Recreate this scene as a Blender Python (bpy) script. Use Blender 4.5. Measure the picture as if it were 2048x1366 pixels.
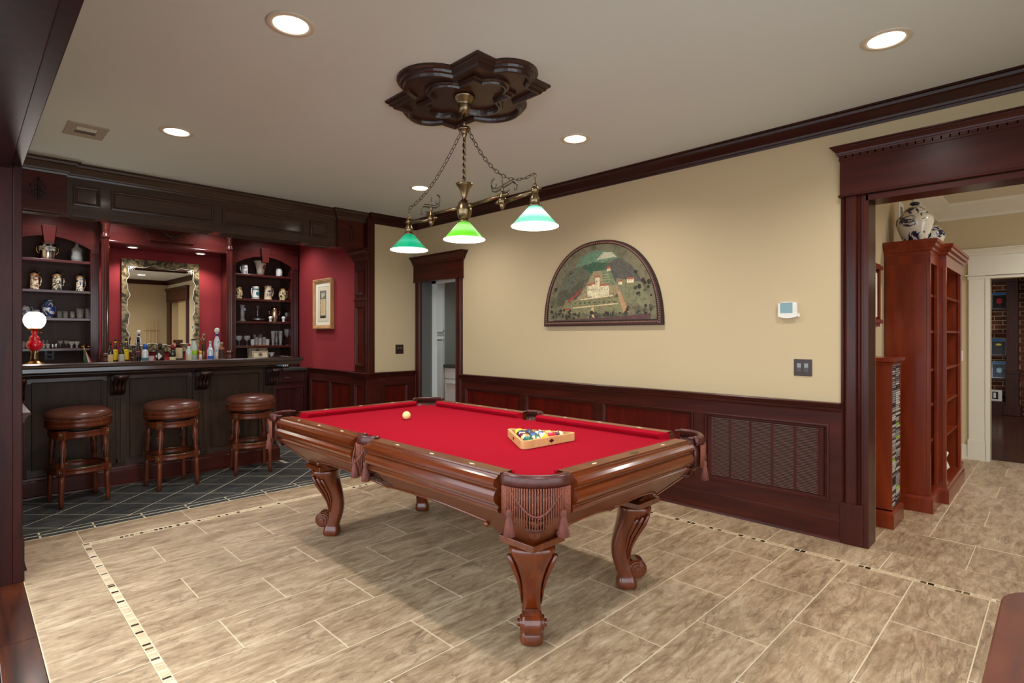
import bpy, bmesh, math, random
from math import sin, cos, pi, sqrt, atan2, radians
from mathutils import Vector, Matrix
random.seed(7)
for o in list(bpy.data.objects): bpy.data.objects.remove(o)
SC = bpy.context.scene
C = SC.collection
# ---------------------------------------------------------------- camera
cd = bpy.data.cameras.new('camera'); cam = bpy.data.objects.new('camera', cd); C.objects.link(cam)
EYE = 1.37
cam.location = (0, 0, EYE)
cam.rotation_euler = (radians(90), 0, radians(-45))
cd.sensor_width = 36; cd.lens = 1104/2048*36; cd.shift_y = -12.5/2048
cd.clip_start = .02; cd.clip_end = 60
SC.camera = cam
# ---------------------------------------------------------------- world, view
w = bpy.data.worlds.new('world'); SC.world = w; w.use_nodes = True
w.node_tree.nodes['Background'].inputs[0].default_value = (.84, .93, 1, 1)
w.node_tree.nodes['Background'].inputs[1].default_value = 3.2
SC.view_settings.view_transform = 'Standard'; SC.view_settings.look = 'None'
cy = SC.cycles; cy.max_bounces = 16; cy.diffuse_bounces = 12; cy.glossy_bounces = 6; cy.transmission_bounces = 10; cy.transparent_max_bounces = 8; cy.caustics_reflective = False; cy.caustics_refractive = False
SC.view_settings.exposure = 0.20; SC.view_settings.gamma = 1; SC.view_settings.use_curve_mapping = False

LAMP_W = 62; LAMP_COL = (1, .985, .965)
def spot(name, x, y, z, watt, ang=150, blend=.9, col=LAMP_COL, r=.05):
    l = bpy.data.lights.new(name, 'SPOT'); l.energy = watt; l.spot_size = radians(ang); l.spot_blend = blend
    l.shadow_soft_size = r; l.color = col
    o = bpy.data.objects.new(name, l); o.location = (x, y, z); C.objects.link(o); return o
CEIL = 2.83
GAME_LIGHTS = [(1.098, 4.50), (1.098, 2.566), (3.23, .62), (3.23, 2.566), (3.225, 4.51), (1.098, .62)]
for i, (x, y) in enumerate(GAME_LIGHTS): spot('downlight_beam', x, y, CEIL-.03, LAMP_W)
for x, y, e in ((5.5, -.2, 66), (7.0, -.4, 62), (5.6, -2.0, 36)): spot('hall_fill', x, y, 2.78, e)  # unseen fill lights added to brighten the hall, no fixtures
spot('library_fill', 11.4, .2, 2.6, 60)  # added fill for the library, its source is made up
spot('pantry_fill', 4.9, 5.9, 2.55, 40, col=(.86, .95, 1))  # unseen light added inside the pantry, without a fixture
for x in (1.47, 2.21): spot('downlight_beam_mirror', x, 7.93, 2.405, 24, 130, .7, (1, .95, .9), .03)
for x in (.68, 1.25, 2.25, 2.98): spot('alcove_downlight_and_fill', x, 7.42, 2.78, 30, 140, .8, (1, .97, .97), .04)
spot('alcove_downlight_and_fill', 2.5, 6.6, 2.78, 40, 140, .8, (1, .97, .97), .04)  # extra fill added to lift the red wall, not a real downlight

# ================================================================ helpers
class MB:
    """collects polygons, builds one mesh object"""
    def __init__(s, tf=None): s.v = []; s.f = []; s.mi = []; s.tf = tf; s.cm = 0; s.sm = []; s.smooth = False
    def add(s, vs, fs):
        b = len(s.v)
        if s.tf: vs = [s.tf(*v) for v in vs]
        s.v += [tuple(v) for v in vs]
        for f in fs: s.f.append(tuple(b+i for i in f)); s.mi.append(s.cm); s.sm.append(s.smooth)
        return s
    def box(s, x0, x1, y0, y1, z0, z1):
        vs = [(x0,y0,z0),(x1,y0,z0),(x1,y1,z0),(x0,y1,z0),(x0,y0,z1),(x1,y0,z1),(x1,y1,z1),(x0,y1,z1)]
        return s.add(vs, [(0,3,2,1),(4,5,6,7),(0,1,5,4),(1,2,6,5),(2,3,7,6),(3,0,4,7)])
    def cbox(s, cx, cy, z0, z1, sx, sy): return s.box(cx-sx/2, cx+sx/2, cy-sy/2, cy+sy/2, z0, z1)
    def prism(s, poly, z0, z1, cap=True):
        n = len(poly); vs = [(x,y,z0) for x,y in poly]+[(x,y,z1) for x,y in poly]
        fs = [(i,(i+1)%n,n+(i+1)%n,n+i) for i in range(n)]
        if cap: fs += [tuple(range(n-1,-1,-1)), tuple(range(n,2*n))]
        return s.add(vs, fs)
    def lathe(s, prof, cx=0, cy=0, cz=0, n=20, sx=1, sy=1, smooth=True, caps=True):
        o = s.smooth; s.smooth = smooth
        vs = []; fs = []; m = len(prof)
        for r, z in prof:
            for k in range(n): a = 2*pi*k/n; vs.append((cx+r*cos(a)*sx, cy+r*sin(a)*sy, cz+z))
        for j in range(m-1):
            for k in range(n): fs.append((j*n+k, j*n+(k+1)%n, (j+1)*n+(k+1)%n, (j+1)*n+k))
        if caps:
            if prof[0][0] > 1e-5: fs.append(tuple(range(n-1,-1,-1)))
            if prof[-1][0] > 1e-5: fs.append(tuple((m-1)*n+k for k in range(n)))
        s.add(vs, fs); s.smooth = o; return s
    def tube(s, pts, r, n=8, closed=False, caps=True):
        o = s.smooth; s.smooth = True
        P = [Vector(p) for p in pts]; m = len(P); R = r if isinstance(r, (list, tuple)) else [r]*m
        vs = []; fs = []; prev = None
        for i in range(m):
            if closed: t = P[(i+1)%m]-P[i-1]
            else: t = P[min(i+1,m-1)]-P[max(i-1,0)]
            t.normalize()
            if prev is None:
                a = Vector((0,0,1)) if abs(t.z) < .9 else Vector((1,0,0))
                u = t.cross(a).normalized()
            else: u = (prev - t*prev.dot(t)).normalized()
            prev = u; v = t.cross(u)
            for k in range(n):
                a = 2*pi*k/n; vs.append(P[i]+(u*cos(a)+v*sin(a))*R[i])
        for i in range(m if closed else m-1):
            j = (i+1)%m
            for k in range(n): fs.append((i*n+k, i*n+(k+1)%n, j*n+(k+1)%n, j*n+k))
        if not closed and caps: fs += [tuple(range(n-1,-1,-1)), tuple((m-1)*n+k for k in range(n))]
        s.add(vs, fs); s.smooth = o; return s
    def sphere(s, c, r, n=14, sx=1, sy=1, sz=1):
        m = max(6, n*2//3); prof = [(max(r*sin(pi*i/m), 1e-6), -r*cos(pi*i/m)*sz) for i in range(m+1)]
        return s.lathe(prof, c[0], c[1], c[2], n, sx, sy)
    def sweep(s, path, prof, closed=False, N=(0,0,1), flip=1):
        """profile points (a,b): a = offset in the path's plane to its left (flip to mirror), b = along N"""
        N = Vector(N); P = [Vector(p) for p in path]; m = len(P); k = len(prof); vs = []; fs = []
        for i in range(m):
            d0 = (P[i]-P[i-1]) if (closed or i > 0) else (P[1]-P[0])
            d1 = (P[(i+1)%m]-P[i]) if (closed or i < m-1) else d0
            if i == 0 and not closed: d0 = d1
            d0 = d0.normalized(); d1 = d1.normalized()
            l0 = N.cross(d0)*flip; l1 = N.cross(d1)*flip
            b = l0+l1; b = b/max(b.dot(l0), .15) if b.length > 1e-6 else l0
            for a, h in prof: vs.append(P[i]+b*a+N*h)
        for i in range(m if closed else m-1):
            j = (i+1)%m
            for q in range(k-1): fs.append((i*k+q, j*k+q, j*k+q+1, i*k+q+1))
            fs.append((i*k+k-1, j*k+k-1, j*k, i*k))
        if not closed: fs += [tuple(range(k)), tuple((m-1)*k+q for q in range(k-1,-1,-1))]
        return s.add(vs, fs)
    def build(s, name, mat, parent=None, world=False, bev=0, sub=0, **props):
        off = Vector((0,0,0))
        if world and parent is not None:
            q = parent
            while q is not None: off += q.location; q = q.parent
        me = bpy.data.meshes.new(name)
        me.from_pydata([tuple(Vector(v)-off) for v in s.v], [], s.f)
        mats = mat if isinstance(mat, (list, tuple)) else [mat]
        for m_ in mats: me.materials.append(m_)
        for p, i, sm in zip(me.polygons, s.mi, s.sm): p.material_index = i; p.use_smooth = sm
        bm = bmesh.new(); bm.from_mesh(me); bmesh.ops.recalc_face_normals(bm, faces=bm.faces); bm.to_mesh(me); bm.free()
        me.update()
        return link(name, me, parent, bev, sub, **props)
def link(name, me, parent=None, bev=0, sub=0, **props):
    o = bpy.data.objects.new(name, me); C.objects.link(o)
    if parent is not None: o.parent = parent
    if bev:
        b = o.modifiers.new('bevel', 'BEVEL'); b.width = bev; b.segments = 2; b.limit_method = 'ANGLE'; b.angle_limit = radians(40)
    if sub:
        b = o.modifiers.new('sub', 'SUBSURF'); b.levels = sub; b.render_levels = sub
    for k, v in props.items(): o[k] = v
    return o
def tag(o, label, cat, group=None):
    o['label'] = label; o['category'] = cat
    if group: o['group'] = group
    return o
def thing(name, label, cat, loc=(0,0,0), rz=0, group=None):
    o = bpy.data.objects.new(name, None); C.objects.link(o); o.location = loc; o.rotation_euler = (0,0,rz)
    o.empty_display_size = .1
    return tag(o, label, cat, group)
def struct(name, loc=(0,0,0)):
    o = bpy.data.objects.new(name, None); C.objects.link(o); o.location = loc; o['kind'] = 'structure'; return o
def dup(root, loc, rz, label=None, group=None, scale=None):
    def cp(o, par):
        c = o.copy(); C.objects.link(c)
        if par is not None: c.parent = par
        for ch in kids.get(o.name, []): cp(ch, c)
        return c
    kids = {}
    def walk(o):
        kids[o.name] = list(o.children)
        for ch in o.children: walk(ch)
    walk(root)
    r = cp(root, None); r.location = loc; r.rotation_euler = (0,0,rz)
    if label: r['label'] = label
    if group: r['group'] = group
    if scale: r.scale = scale
    return r
def atpx(px, Y):            # x on the plane y=Y that lies in the direction read from the photograph
    r = (px-1024)/1104; return Y*(1+r)/(1-r)
def arc(cx, cy, r, a0, a1, n): return [(cx+r*cos(radians(a0+(a1-a0)*i/n)), cy+r*sin(radians(a0+(a1-a0)*i/n))) for i in range(n+1)]
def rrect(x0, x1, y0, y1, r, n=4):
    return arc(x1-r, y1-r, r, 0, 90, n)+arc(x0+r, y1-r, r, 90, 180, n)+arc(x0+r, y0+r, r, 180, 270, n)+arc(x1-r, y0+r, r, 270, 360, n)
def clip(poly, x0, x1, y0, y1):
    def half(P, f, inter):
        out = []
        for i in range(len(P)):
            a, b = P[i-1], P[i]; fa, fb = f(a), f(b)
            if fb >= 0:
                if fa < 0: out.append(inter(a, b, fa, fb))
                out.append(b)
            elif fa >= 0: out.append(inter(a, b, fa, fb))
        return out
    it = lambda a, b, fa, fb: (a[0]+(b[0]-a[0])*fa/(fa-fb), a[1]+(b[1]-a[1])*fa/(fa-fb))
    for f in (lambda p: p[0]-x0, lambda p: x1-p[0], lambda p: p[1]-y0, lambda p: y1-p[1]):
        if not poly: return []
        poly = half(poly, f, it)
    return poly
def parea(p): return abs(sum(p[i-1][0]*p[i][1]-p[i][0]*p[i-1][1] for i in range(len(p))))/2 if len(p) > 2 else 0
def tri_text(txt, size, depth=.0006):
    cu = bpy.data.curves.new('t', 'FONT'); cu.body = txt; cu.size = size; cu.extrude = depth; cu.align_x = 'CENTER'; cu.align_y = 'CENTER'; cu.resolution_u = 2
    ob = bpy.data.objects.new('t', cu); C.objects.link(ob); bpy.context.view_layer.update()
    me = bpy.data.meshes.new_from_object(ob.evaluated_get(bpy.context.evaluated_depsgraph_get()))
    bpy.data.objects.remove(ob); return me
def lettering(txt, size, mat, parent, loc, rot=(pi/2, 0, 0)):
    me = tri_text(txt, size); me.materials.clear(); me.materials.append(mat)
    o = link('lettering', me, parent); o.location = loc; o.rotation_euler = rot; return o
# wall frames: (u along wall, v up, w out of the wall into the room)
def fE(x): return lambda u, v, w: (x-w, u, v)       # wall facing -X, u = y
def fN(y): return lambda u, v, w: (u, y-w, v)       # wall facing -Y, u = x
def fW(x): return lambda u, v, w: (x+w, u, v)       # wall facing +X

# ================================================================ materials
def lin(c): return tuple(((v/255)/12.92 if v/255 <= .04045 else ((v/255+.055)/1.055)**2.4) for v in c)
def mat(name, col, rough=.5, metal=0, spec=.5, coat=0, emit=None, es=1, trans=0, alpha=1, ior=1.45):
    m = bpy.data.materials.new(name); m.use_nodes = True; b = m.node_tree.nodes['Principled BSDF']
    b.inputs['Base Color'].default_value = (*lin(col), 1); b.inputs['Roughness'].default_value = rough
    b.inputs['Metallic'].default_value = metal; b.inputs['Specular IOR Level'].default_value = spec
    b.inputs['Coat Weight'].default_value = coat; b.inputs['Coat Roughness'].default_value = .12
    b.inputs['IOR'].default_value = ior
    if emit: b.inputs['Emission Color'].default_value = (*lin(emit), 1); b.inputs['Emission Strength'].default_value = es
    if trans: b.inputs['Transmission Weight'].default_value = trans
    if alpha < 1: b.inputs['Alpha'].default_value = alpha
    return m
def nodes(m): nt = m.node_tree; return nt, nt.nodes, nt.links, nt.nodes['Principled BSDF']
def coords(nt, scale=(1,1,1), rnd=True):
    N = nt.nodes; L = nt.links
    tc = N.new('ShaderNodeTexCoord'); mp = N.new('ShaderNodeMapping'); mp.inputs['Scale'].default_value = scale
    if rnd:
        oi = N.new('ShaderNodeObjectInfo'); ml = N.new('ShaderNodeMath'); ml.operation = 'MULTIPLY'; ml.inputs[1].default_value = 37
        L.new(oi.outputs['Random'], ml.inputs[0]); ad = N.new('ShaderNodeVectorMath'); ad.operation = 'ADD'
        L.new(tc.outputs['Object'], ad.inputs[0]); L.new(ml.outputs[0], ad.inputs[1]); L.new(ad.outputs[0], mp.inputs[0])
    else: L.new(tc.outputs['Object'], mp.inputs[0])
    return mp.outputs[0]
def ramp(nt, src, stops):
    r = nt.nodes.new('ShaderNodeValToRGB'); cr = r.color_ramp
    while len(cr.elements) < len(stops): cr.elements.new(.5)
    for e, (p, c) in zip(cr.elements, stops): e.position = p; e.color = (*lin(c), 1)
    nt.links.new(src, r.inputs[0]); return r.outputs[0]
def noise(nt, vec, scale, detail=4, rough=.55, dist=0):
    n = nt.nodes.new('ShaderNodeTexNoise'); n.inputs['Scale'].default_value = scale; n.inputs['Detail'].default_value = detail
    n.inputs['Roughness'].default_value = rough; n.inputs['Distortion'].default_value = dist
    nt.links.new(vec, n.inputs['Vector']); return n.outputs['Fac']
def bump(nt, src, strength, dist=.002):
    b = nt.nodes.new('ShaderNodeBump'); b.inputs['Strength'].default_value = strength; b.inputs['Distance'].default_value = dist
    nt.links.new(src, b.inputs['Height']); nt.links.new(b.outputs[0], nt.nodes['Principled BSDF'].inputs['Normal'])
def wood(name, c0, c1, rough=.3, scale=(1,1,.12), grain=16, coat=.1, sp=.27):
    m = mat(name, c0, rough, coat=coat, spec=sp); nt, N, L, b = nodes(m)
    v = coords(nt, scale); n = noise(nt, v, grain, 5, .6, .6); coat *= .5; b.inputs['Coat Weight'].default_value = coat
    mid = tuple((a+d)/2 for a, d in zip(c0, c1))
    L.new(ramp(nt, n, [(.3, c0), (.5, mid), (.72, c1)]), b.inputs['Base Color']); bump(nt, n, .05)
    return m
def mottled(name, stops, scale=8, rough=.5, detail=5, dist=.5, sc=(1,1,1), coat=0, bmp=0):
    m = mat(name, stops[0][1], rough, coat=coat); nt, N, L, b = nodes(m)
    n = noise(nt, coords(nt, sc), scale, detail, .6, dist); L.new(ramp(nt, n, stops), b.inputs['Base Color'])
    if bmp: bump(nt, n, bmp)
    return m
M = {}
M['ceil'] = mat('ceiling_paint', (216,228,226), .9, spec=.2)
M['tan'] = mat('tan_paint', (196,176,140), .85, spec=.25)
M['red'] = mat('red_paint', (140,46,50), .8, spec=.25)
M['white'] = mat('cream_trim_paint', (214,206,186), .5)
M['trim'] = wood('cherry_trim', (50,17,12), (76,28,19), .3)
M['trimh'] = wood('cherry_trim_horizontal', (50,17,12), (76,28,19), .3, (1,.1,1))
M['trimx'] = wood('cherry_trim_x', (56,20,15), (84,32,22), .3, (.1,1,1))
M['panel'] = wood('cherry_panel', (60,11,6), (92,21,11), .34, (1,1,.12), 16, .1, .2)
M['bar'] = wood('bar_wood', (52,37,27), (72,51,39), .42, (1,1,.12), 16, 0, .2)
M['barx'] = wood('bar_wood_x', (52,36,27), (74,51,39), .36, (.1,1,1), 16, .8)
M['shelf'] = wood('shelf_wood', (56,20,18), (80,30,27), .24, (.1,1,1), 16, 1.0, .5)
M['shelfv'] = wood('shelf_wood_vertical', (52,18,16), (78,28,25), .24, (1,1,.12), 16, 1.0, .5)
M['caseback'] = wood('case_back', (66,44,38), (84,56,48), .5)
M['table'] = wood('billiard_wood', (78,30,8), (108,44,12), .22, (1,1,.15), 24, 1.3, .4)
M['tabley'] = wood('billiard_wood_y', (78,30,8), (108,44,12), .22, (1,.1,1), 24, 1.3, .4)
M['tablex'] = wood('billiard_wood_x', (78,30,8), (108,44,12), .22, (.1,1,1), 24, 1.3, .4)
M['railtop'] = wood('rail_top', (92,50,26), (124,72,40), .3, (1,.1,1), 10, .4)
M['apron'] = wood('apron_wood', (84,40,22), (112,56,32), .34, (1,.1,1), 8, .2)
M['stool'] = wood('stool_wood', (74,32,18), (112,54,30), .3, (1,1,.15), 14, .4)
M['case'] = wood('bookcase_wood', (98,32,12), (136,52,20), .25, (1,1,.12), 10, .5)
M['casein'] = wood('bookcase_inside', (82,22,10), (116,36,18), .35, (1,1,.12), 10, .3)
M['post'] = wood('post_wood', (34,12,9), (56,20,15), .35, (1,1,.12), 16, 0, .2)
M['dark'] = mat('dark_carving', (26,13,9), .4)
M['crownw'] = wood('crown_wood', (42,18,14), (62,28,21), .3, (1,.1,1))
M['bartop'] = mat('bar_top_lacquer', (44,25,21), .16, coat=1)
M['carve'] = mat('carved_wood', (46,22,15), .35, coat=.3)
M['felt'] = mottled('red_felt', [(.3,(146,6,28)),(.7,(156,8,32))], 90, 1, 2); nodes(M['felt'])[3].inputs['Specular IOR Level'].default_value = .1
M['black'] = mat('black', (14,12,12), .5)
M['leather'] = mottled('brown_leather', [(.3,(84,46,36)),(.7,(104,60,46))], 40, .3, 4, bmp=.12)
M['pleather'] = mottled('pocket_leather', [(.3,(60,24,20)),(.7,(84,37,30))], 60, .33, 4, bmp=.1)
M['fringe'] = mottled('fringe', [(.35,(96,46,34)),(.65,(150,84,58))], 200, .8, 2)
M['tassel'] = mottled('tassel', [(.3,(72,46,32)),(.6,(112,54,46)),(.8,(92,70,46))], 70, .8, 2, sc=(1,1,.05))
M['brass'] = mat('antique_brass', (128,108,80), .28, 1)
M['nail'] = mat('nail_brass', (190,170,130), .3, 1)
M['silver'] = mat('silver', (200,196,190), .18, 1)
M['pewter'] = mat('pewter', (150,150,150), .3, 1)
M['iron'] = mat('aged_iron', (98,92,82), .4, 1)
M['gold'] = mat('gold_metal', (200,150,80), .25, 1)
M['ivory'] = mat('ivory_inlay', (226,204,168), .4)
M['grout'] = mat('grout', (214,196,164), .9)
M['groutd'] = mat('grout_slate', (206,194,168), .9)
def stone():
    m = mat('travertine', (180,155,120), .42); nt, N, L, b = nodes(m)
    v = coords(nt, (1,1,1)); v2 = coords(nt, (.8,3.0,1))
    a = noise(nt, v2, 2.6, 9, .66, 1.4); c = noise(nt, v2, 13, 9, .75, .5)
    w = N.new('ShaderNodeTexNoise'); w.inputs['Scale'].default_value = 1.7; w.inputs['Detail'].default_value = 6; w.inputs['Distortion'].default_value = 2.2; L.new(v2, w.inputs['Vector'])
    mx = N.new('ShaderNodeMix'); mx.data_type = 'FLOAT'; mx.inputs[0].default_value = .5; L.new(a, mx.inputs[2]); L.new(c, mx.inputs[3])
    base = ramp(nt, mx.outputs[0], [(.34,(108,84,60)),(.44,(150,124,95)),(.53,(177,151,120)),(.64,(204,182,152))])
    ab = N.new('ShaderNodeMath'); ab.operation = 'SUBTRACT'; ab.inputs[1].default_value = .5; L.new(w.outputs['Fac'], ab.inputs[0])
    ab2 = N.new('ShaderNodeMath'); ab2.operation = 'ABSOLUTE'; L.new(ab.outputs[0], ab2.inputs[0])
    vein = N.new('ShaderNodeMapRange'); vein.inputs[1].default_value = 0; vein.inputs[2].default_value = .016; vein.inputs[3].default_value = .95; vein.inputs[4].default_value = 0; L.new(ab2.outputs[0], vein.inputs[0])
    vm = N.new('ShaderNodeMath'); vm.operation = 'MULTIPLY'; L.new(vein.outputs[0], vm.inputs[0]); L.new(noise(nt, v, 5, 3), vm.inputs[1])
    mc = N.new('ShaderNodeMix'); mc.data_type = 'RGBA'; L.new(vm.outputs[0], mc.inputs[0]); L.new(base, mc.inputs[6]); mc.inputs[7].default_value = (*lin((96,76,58)), 1)
    L.new(mc.outputs[2], b.inputs['Base Color']); bump(nt, c, .08)
    return m
M['stone'] = stone()
M['slate'] = mottled('slate', [(.3,(44,46,46)),(.5,(60,62,60)),(.75,(92,88,80))], 5, .5, 8, 1.2, (1,2.2,1), bmp=.2)
M['mosaic_l'] = mottled('mosaic_light', [(.3,(184,156,120)),(.7,(206,184,150))], 3, .4)
M['mosaic_d'] = mottled('mosaic_dark', [(.35,(24,18,14)),(.7,(60,44,26))], 2, .2)
M['mosaic_o'] = mottled('mosaic_olive', [(.35,(74,58,34)),(.7,(120,96,62))], 2, .3)
M['oak'] = wood('dark_oak_floor', (30,13,9), (92,42,20), .3, (1,.10,1), 14, .2)
M['oakx'] = wood('dark_walnut_floor', (54,26,14), (88,46,28), .25, (.12,1,1), 9, .4)
def glassm(name, col=(255,255,255), rough=.02):
    m = mat(name, col, rough, trans=1, ior=1.45); nt, N, L, b = nodes(m); return m
M['glass'] = mat('clear_glass', (226,232,232), .05, alpha=.2, spec=1, coat=1)
M['mirror'] = mat('mirror_glass', (235,232,222), .01, 1)
M['antique'] = mottled('antique_mirror', [(.3,(30,28,22)),(.45,(70,62,44)),(.6,(150,134,98)),(.8,(60,54,40))], 9, .25, 6, 1.5)
M['lit'] = mat('lit_lens', (255,255,255), .5, emit=(255,244,226), es=14)
M['litw'] = mat('lit_globe', (255,255,255), .4, emit=(255,246,236), es=3)
M['litshade'] = mat('lit_shade_inside', (255,255,255), .5, emit=(255,250,235), es=6)
M['litred'] = mat('lit_red_glass', (190,10,30), .1, emit=(220,10,40), es=.12, coat=1)
M['plastic'] = mat('white_plastic', (226,222,210), .4)
M['bronze'] = mat('bronze_plastic', (52,34,26), .35)
M['greywall'] = mat('grey_paint', (158,156,146), .8)
M['greyjamb'] = mat('dark_grey_paint', (92,92,88), .6)
M['pwhite'] = mat('pantry_white', (222,226,222), .5)
M['mat_board'] = mat('mat_board', (232,226,204), .8)
M['goldframe'] = wood('gold_frame', (168,120,76), (206,166,118), .35, (1,1,.2), 20, .2)
M['blueglaze'] = None
def porcelain(name, c0=(226,222,208), c1=(28,36,78), scale=9, lo=.52, hi=.56, rough=.15):
    m = mat(name, c0, rough, coat=.4); nt, N, L, b = nodes(m)
    n = noise(nt, coords(nt), scale, 3, .6, .8)
    L.new(ramp(nt, n, [(0,c0),(lo,c0),(hi,c1),(1,c1)]), b.inputs['Base Color']); return m
def col(r, g, b, rough=.3, **k):
    key = f'c{r}_{g}_{b}_{rough}_{sorted(k.items())}'
    if key not in M: M[key] = mat('enamel_%d_%d_%d' % (r, g, b), (r, g, b), rough, **k)
    return M[key]
# ================================================================ the setting
XE = 4.145; YN = 5.90; YS = -.80; XW = .25          # east, north, south wall planes, west threshold
AX0, AX1 = .25, 3.45; YB = 8.20; YF = 7.80          # bar alcove sides, back wall, bookcase fronts
# ---- floor: grout bed with every tile on it
floor = MB(); floor.box(XW, XE+.02, YS, 4.88, -.06, -.002); floor.box(XE+.02, 8.03, -3.2, 1.06, -.06, -.002)
floor = floor.build('floor', M['grout'], kind='structure')
TS = {}
def tile(x0, x1, y0, y1, name='stone_tile', mt='stone', g=.0028, parent=None):
    x0 += g; x1 -= g; y0 += g; y1 -= g
    if x1-x0 < .01 or y1-y0 < .01: return
    sx, sy = round(x1-x0, 4), round(y1-y0, 4); key = (sx, sy, mt)
    if key not in TS:
        c = min(.0025, sx*.2, sy*.2); mb = MB(); a = [(-sx/2,-sy/2),(sx/2,-sy/2),(sx/2,sy/2),(-sx/2,sy/2)]
        b = [(x-math.copysign(c,x), y-math.copysign(c,y)) for x, y in a]
        mb.add([(x,y,-.004) for x,y in a]+[(x,y,-.0015) for x,y in a]+[(x,y,0) for x,y in b],
               [(i,(i+1)%4,4+(i+1)%4,4+i) for i in range(4)]+[(4+i,4+(i+1)%4,8+(i+1)%4,8+i) for i in range(4)]+[(8,9,10,11)])
        o = mb.build(name, M[mt], parent or floor); TS[key] = o.data
    else: o = link(name, TS[key], parent or floor)
    o.location = ((x0+x1)/2, (y0+y1)/2, random.uniform(-.0004, .0002)); return o
rows = [.270+.3255*k for k in range(-4, 14)]
for k in range(-4, 13):                              # running bond, long side along x
    y0 = .270+.3255*k; y1 = y0+.3255
    st = .881 if k % 2 == 1 else 1.2065
    if k < -3: y0 = YS
    xs = [.603]; x = st-.6505 if st-.6505 > .607 else st
    while x < 3.74: xs.append(x); x += .6505
    xs.append(3.763)
    for a, b in zip(xs, xs[1:]): tile(a, b, max(y0, YS), y1)
def seq(a, b, first, step):
    out = [a]; x = first
    while x < b-.02:
        if x > a+.02: out.append(x)
        x += step
    return out+[b]
ys = seq(YS, 4.56, .766-1.284, .642)
for a, b in zip(ys, ys[1:]): tile(3.803, XE+.01, a, b)
ys = seq(YS, 4.567, 2.065-1.29*2, .645)
for a, b in zip(ys, ys[1:]): tile(XW, .568, a, b)
xs = seq(XW, XE+.01, .577, .642)
for a, b in zip(xs, xs[1:]): tile(a, b, 4.56, 4.88)
# mosaic strips (pieces about 2 cm)
nm = 0; rest = {'mosaic_l': MB(), 'mosaic_d': MB(), 'mosaic_o': MB()}
def mosaic(x, y, lx, ly, mt, single):
    if single: tile(x-lx/2, x+lx/2, y-ly/2, y+ly/2, 'mosaic_tile', mt, .0012)
    else: rest[mt].box(x-lx/2+.0012, x+lx/2-.0012, y-ly/2+.0012, y+ly/2-.0012, -.003, -.0002)
rm = random.Random(3)
def kind():
    q = rm.random(); return 'mosaic_d' if q < .17 else 'mosaic_o' if q < .27 else 'mosaic_l'
y = 4.535
while y > YS+.03:
    k = kind(); lv = .021 if k != 'mosaic_l' else rm.choice((.012,.018,.021)); mosaic(.5855, y, .034, lv, k, y > 2.35); y -= lv+.003
x = .625
while x < 3.80:
    k = kind(); lv = .024 if k != 'mosaic_l' else rm.choice((.016,.022,.026)); mosaic(x, 4.527, lv, .03, k, x < 2.1 and k != 'mosaic_l'); x += lv+.005
y = 4.49
while y > .262:
    k = kind(); lv = .030 if k != 'mosaic_l' else rm.choice((.022,.028)); mosaic(3.783, y, .033, lv, k, y < 1.95 and k != 'mosaic_l'); y -= lv+.004
tile(3.763, 3.803, YS, .25)
for k, mb in rest.items(): mb.build('mosaic_strip', M[k], floor, kind='stuff')
# slate laid diagonally in front of the bar, with a double border and small dots
slate = MB(); slate.box(XW, XE+.02, 4.88, 8.3, -.06, -.0008); slate = slate.build('floor', M['groutd'], kind='structure')
def polytile(poly, name, mt, parent, cheap=False):
    if parea(poly) < .0006: return
    cx = sum(p[0] for p in poly)/len(poly); cy = sum(p[1] for p in poly)/len(poly)
    mb = MB(); mb.prism([(x-cx, y-cy) for x, y in poly], -.004, 0); o = mb.build(name, M[mt], parent); o.location = (cx, cy, 0); return o
Sx, Dx, st, g = 5.55, 4.95, .41, .0055
for i in range(-6, 22):
    for j in range(-16, 18):
        s0, s1, d0, d1 = Sx+st*i+g, Sx+st*(i+1)-g, Dx-st*(j+1)+g, Dx-st*j-g
        P = [((s-d)/2, (s+d)/2) for s, d in ((s0,d0),(s0,d1),(s1,d1),(s1,d0))]
        for (x0, x1, y0, y1) in ((XW, 2.46, 5.035, 6.14), (2.46, XE, 5.035, 5.90), (2.50, 3.46, 5.90, 7.46)):
            if x0 > 2.4: P2 = clip(P, x0, x1, y0, y1)
            else: P2 = clip(P, x0, x1, y0, y1)
            if parea(P2) > .0006: polytile(P2, 'slate_tile', 'slate', slate)
for q in range(14):
    x0 = .385+.2995*q-.2995; x1 = x0+.2995
    for y0, y1 in ((4.885, 4.957), (4.96, 5.032)):
        if x1 > XW: tile(max(x0, XW), min(x1, XE+.01), y0, y1, 'slate_tile', 'slate', .0045, slate)
    if x1 < XE: tile(x1-.012, x1+.012, 4.946, 4.970, 'slate_dot', 'mosaic_o', .001, slate)
# tiles of the hall beyond the cased opening
tile(XE+.01, 4.66, .893, 1.06); tile(XE+.01, 4.66, .405, .893); tile(XE+.01, 4.66, -.24, .405); tile(XE+.01, 4.66, -.88, -.24); tile(XE+.01, 4.66, -1.5, -.88)
ex = [4.66, 4.966, 5.285, 5.93, 6.64, 7.19, 8.03]
for a, b in zip(ex, ex[1:]): tile(a, b, .648, 1.06)
hx = [4.67, 5.18, 5.67, 6.15, 6.64, 7.15, 7.63, 8.03]
for i, (a, b) in enumerate(zip(hx, hx[1:])):
    y = .648 if i % 2 == 0 else .405
    if i % 2: tile(a, b, .405, .648)
    while y > -1.6: tile(a, b, y-.645, y); y -= .645
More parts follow.
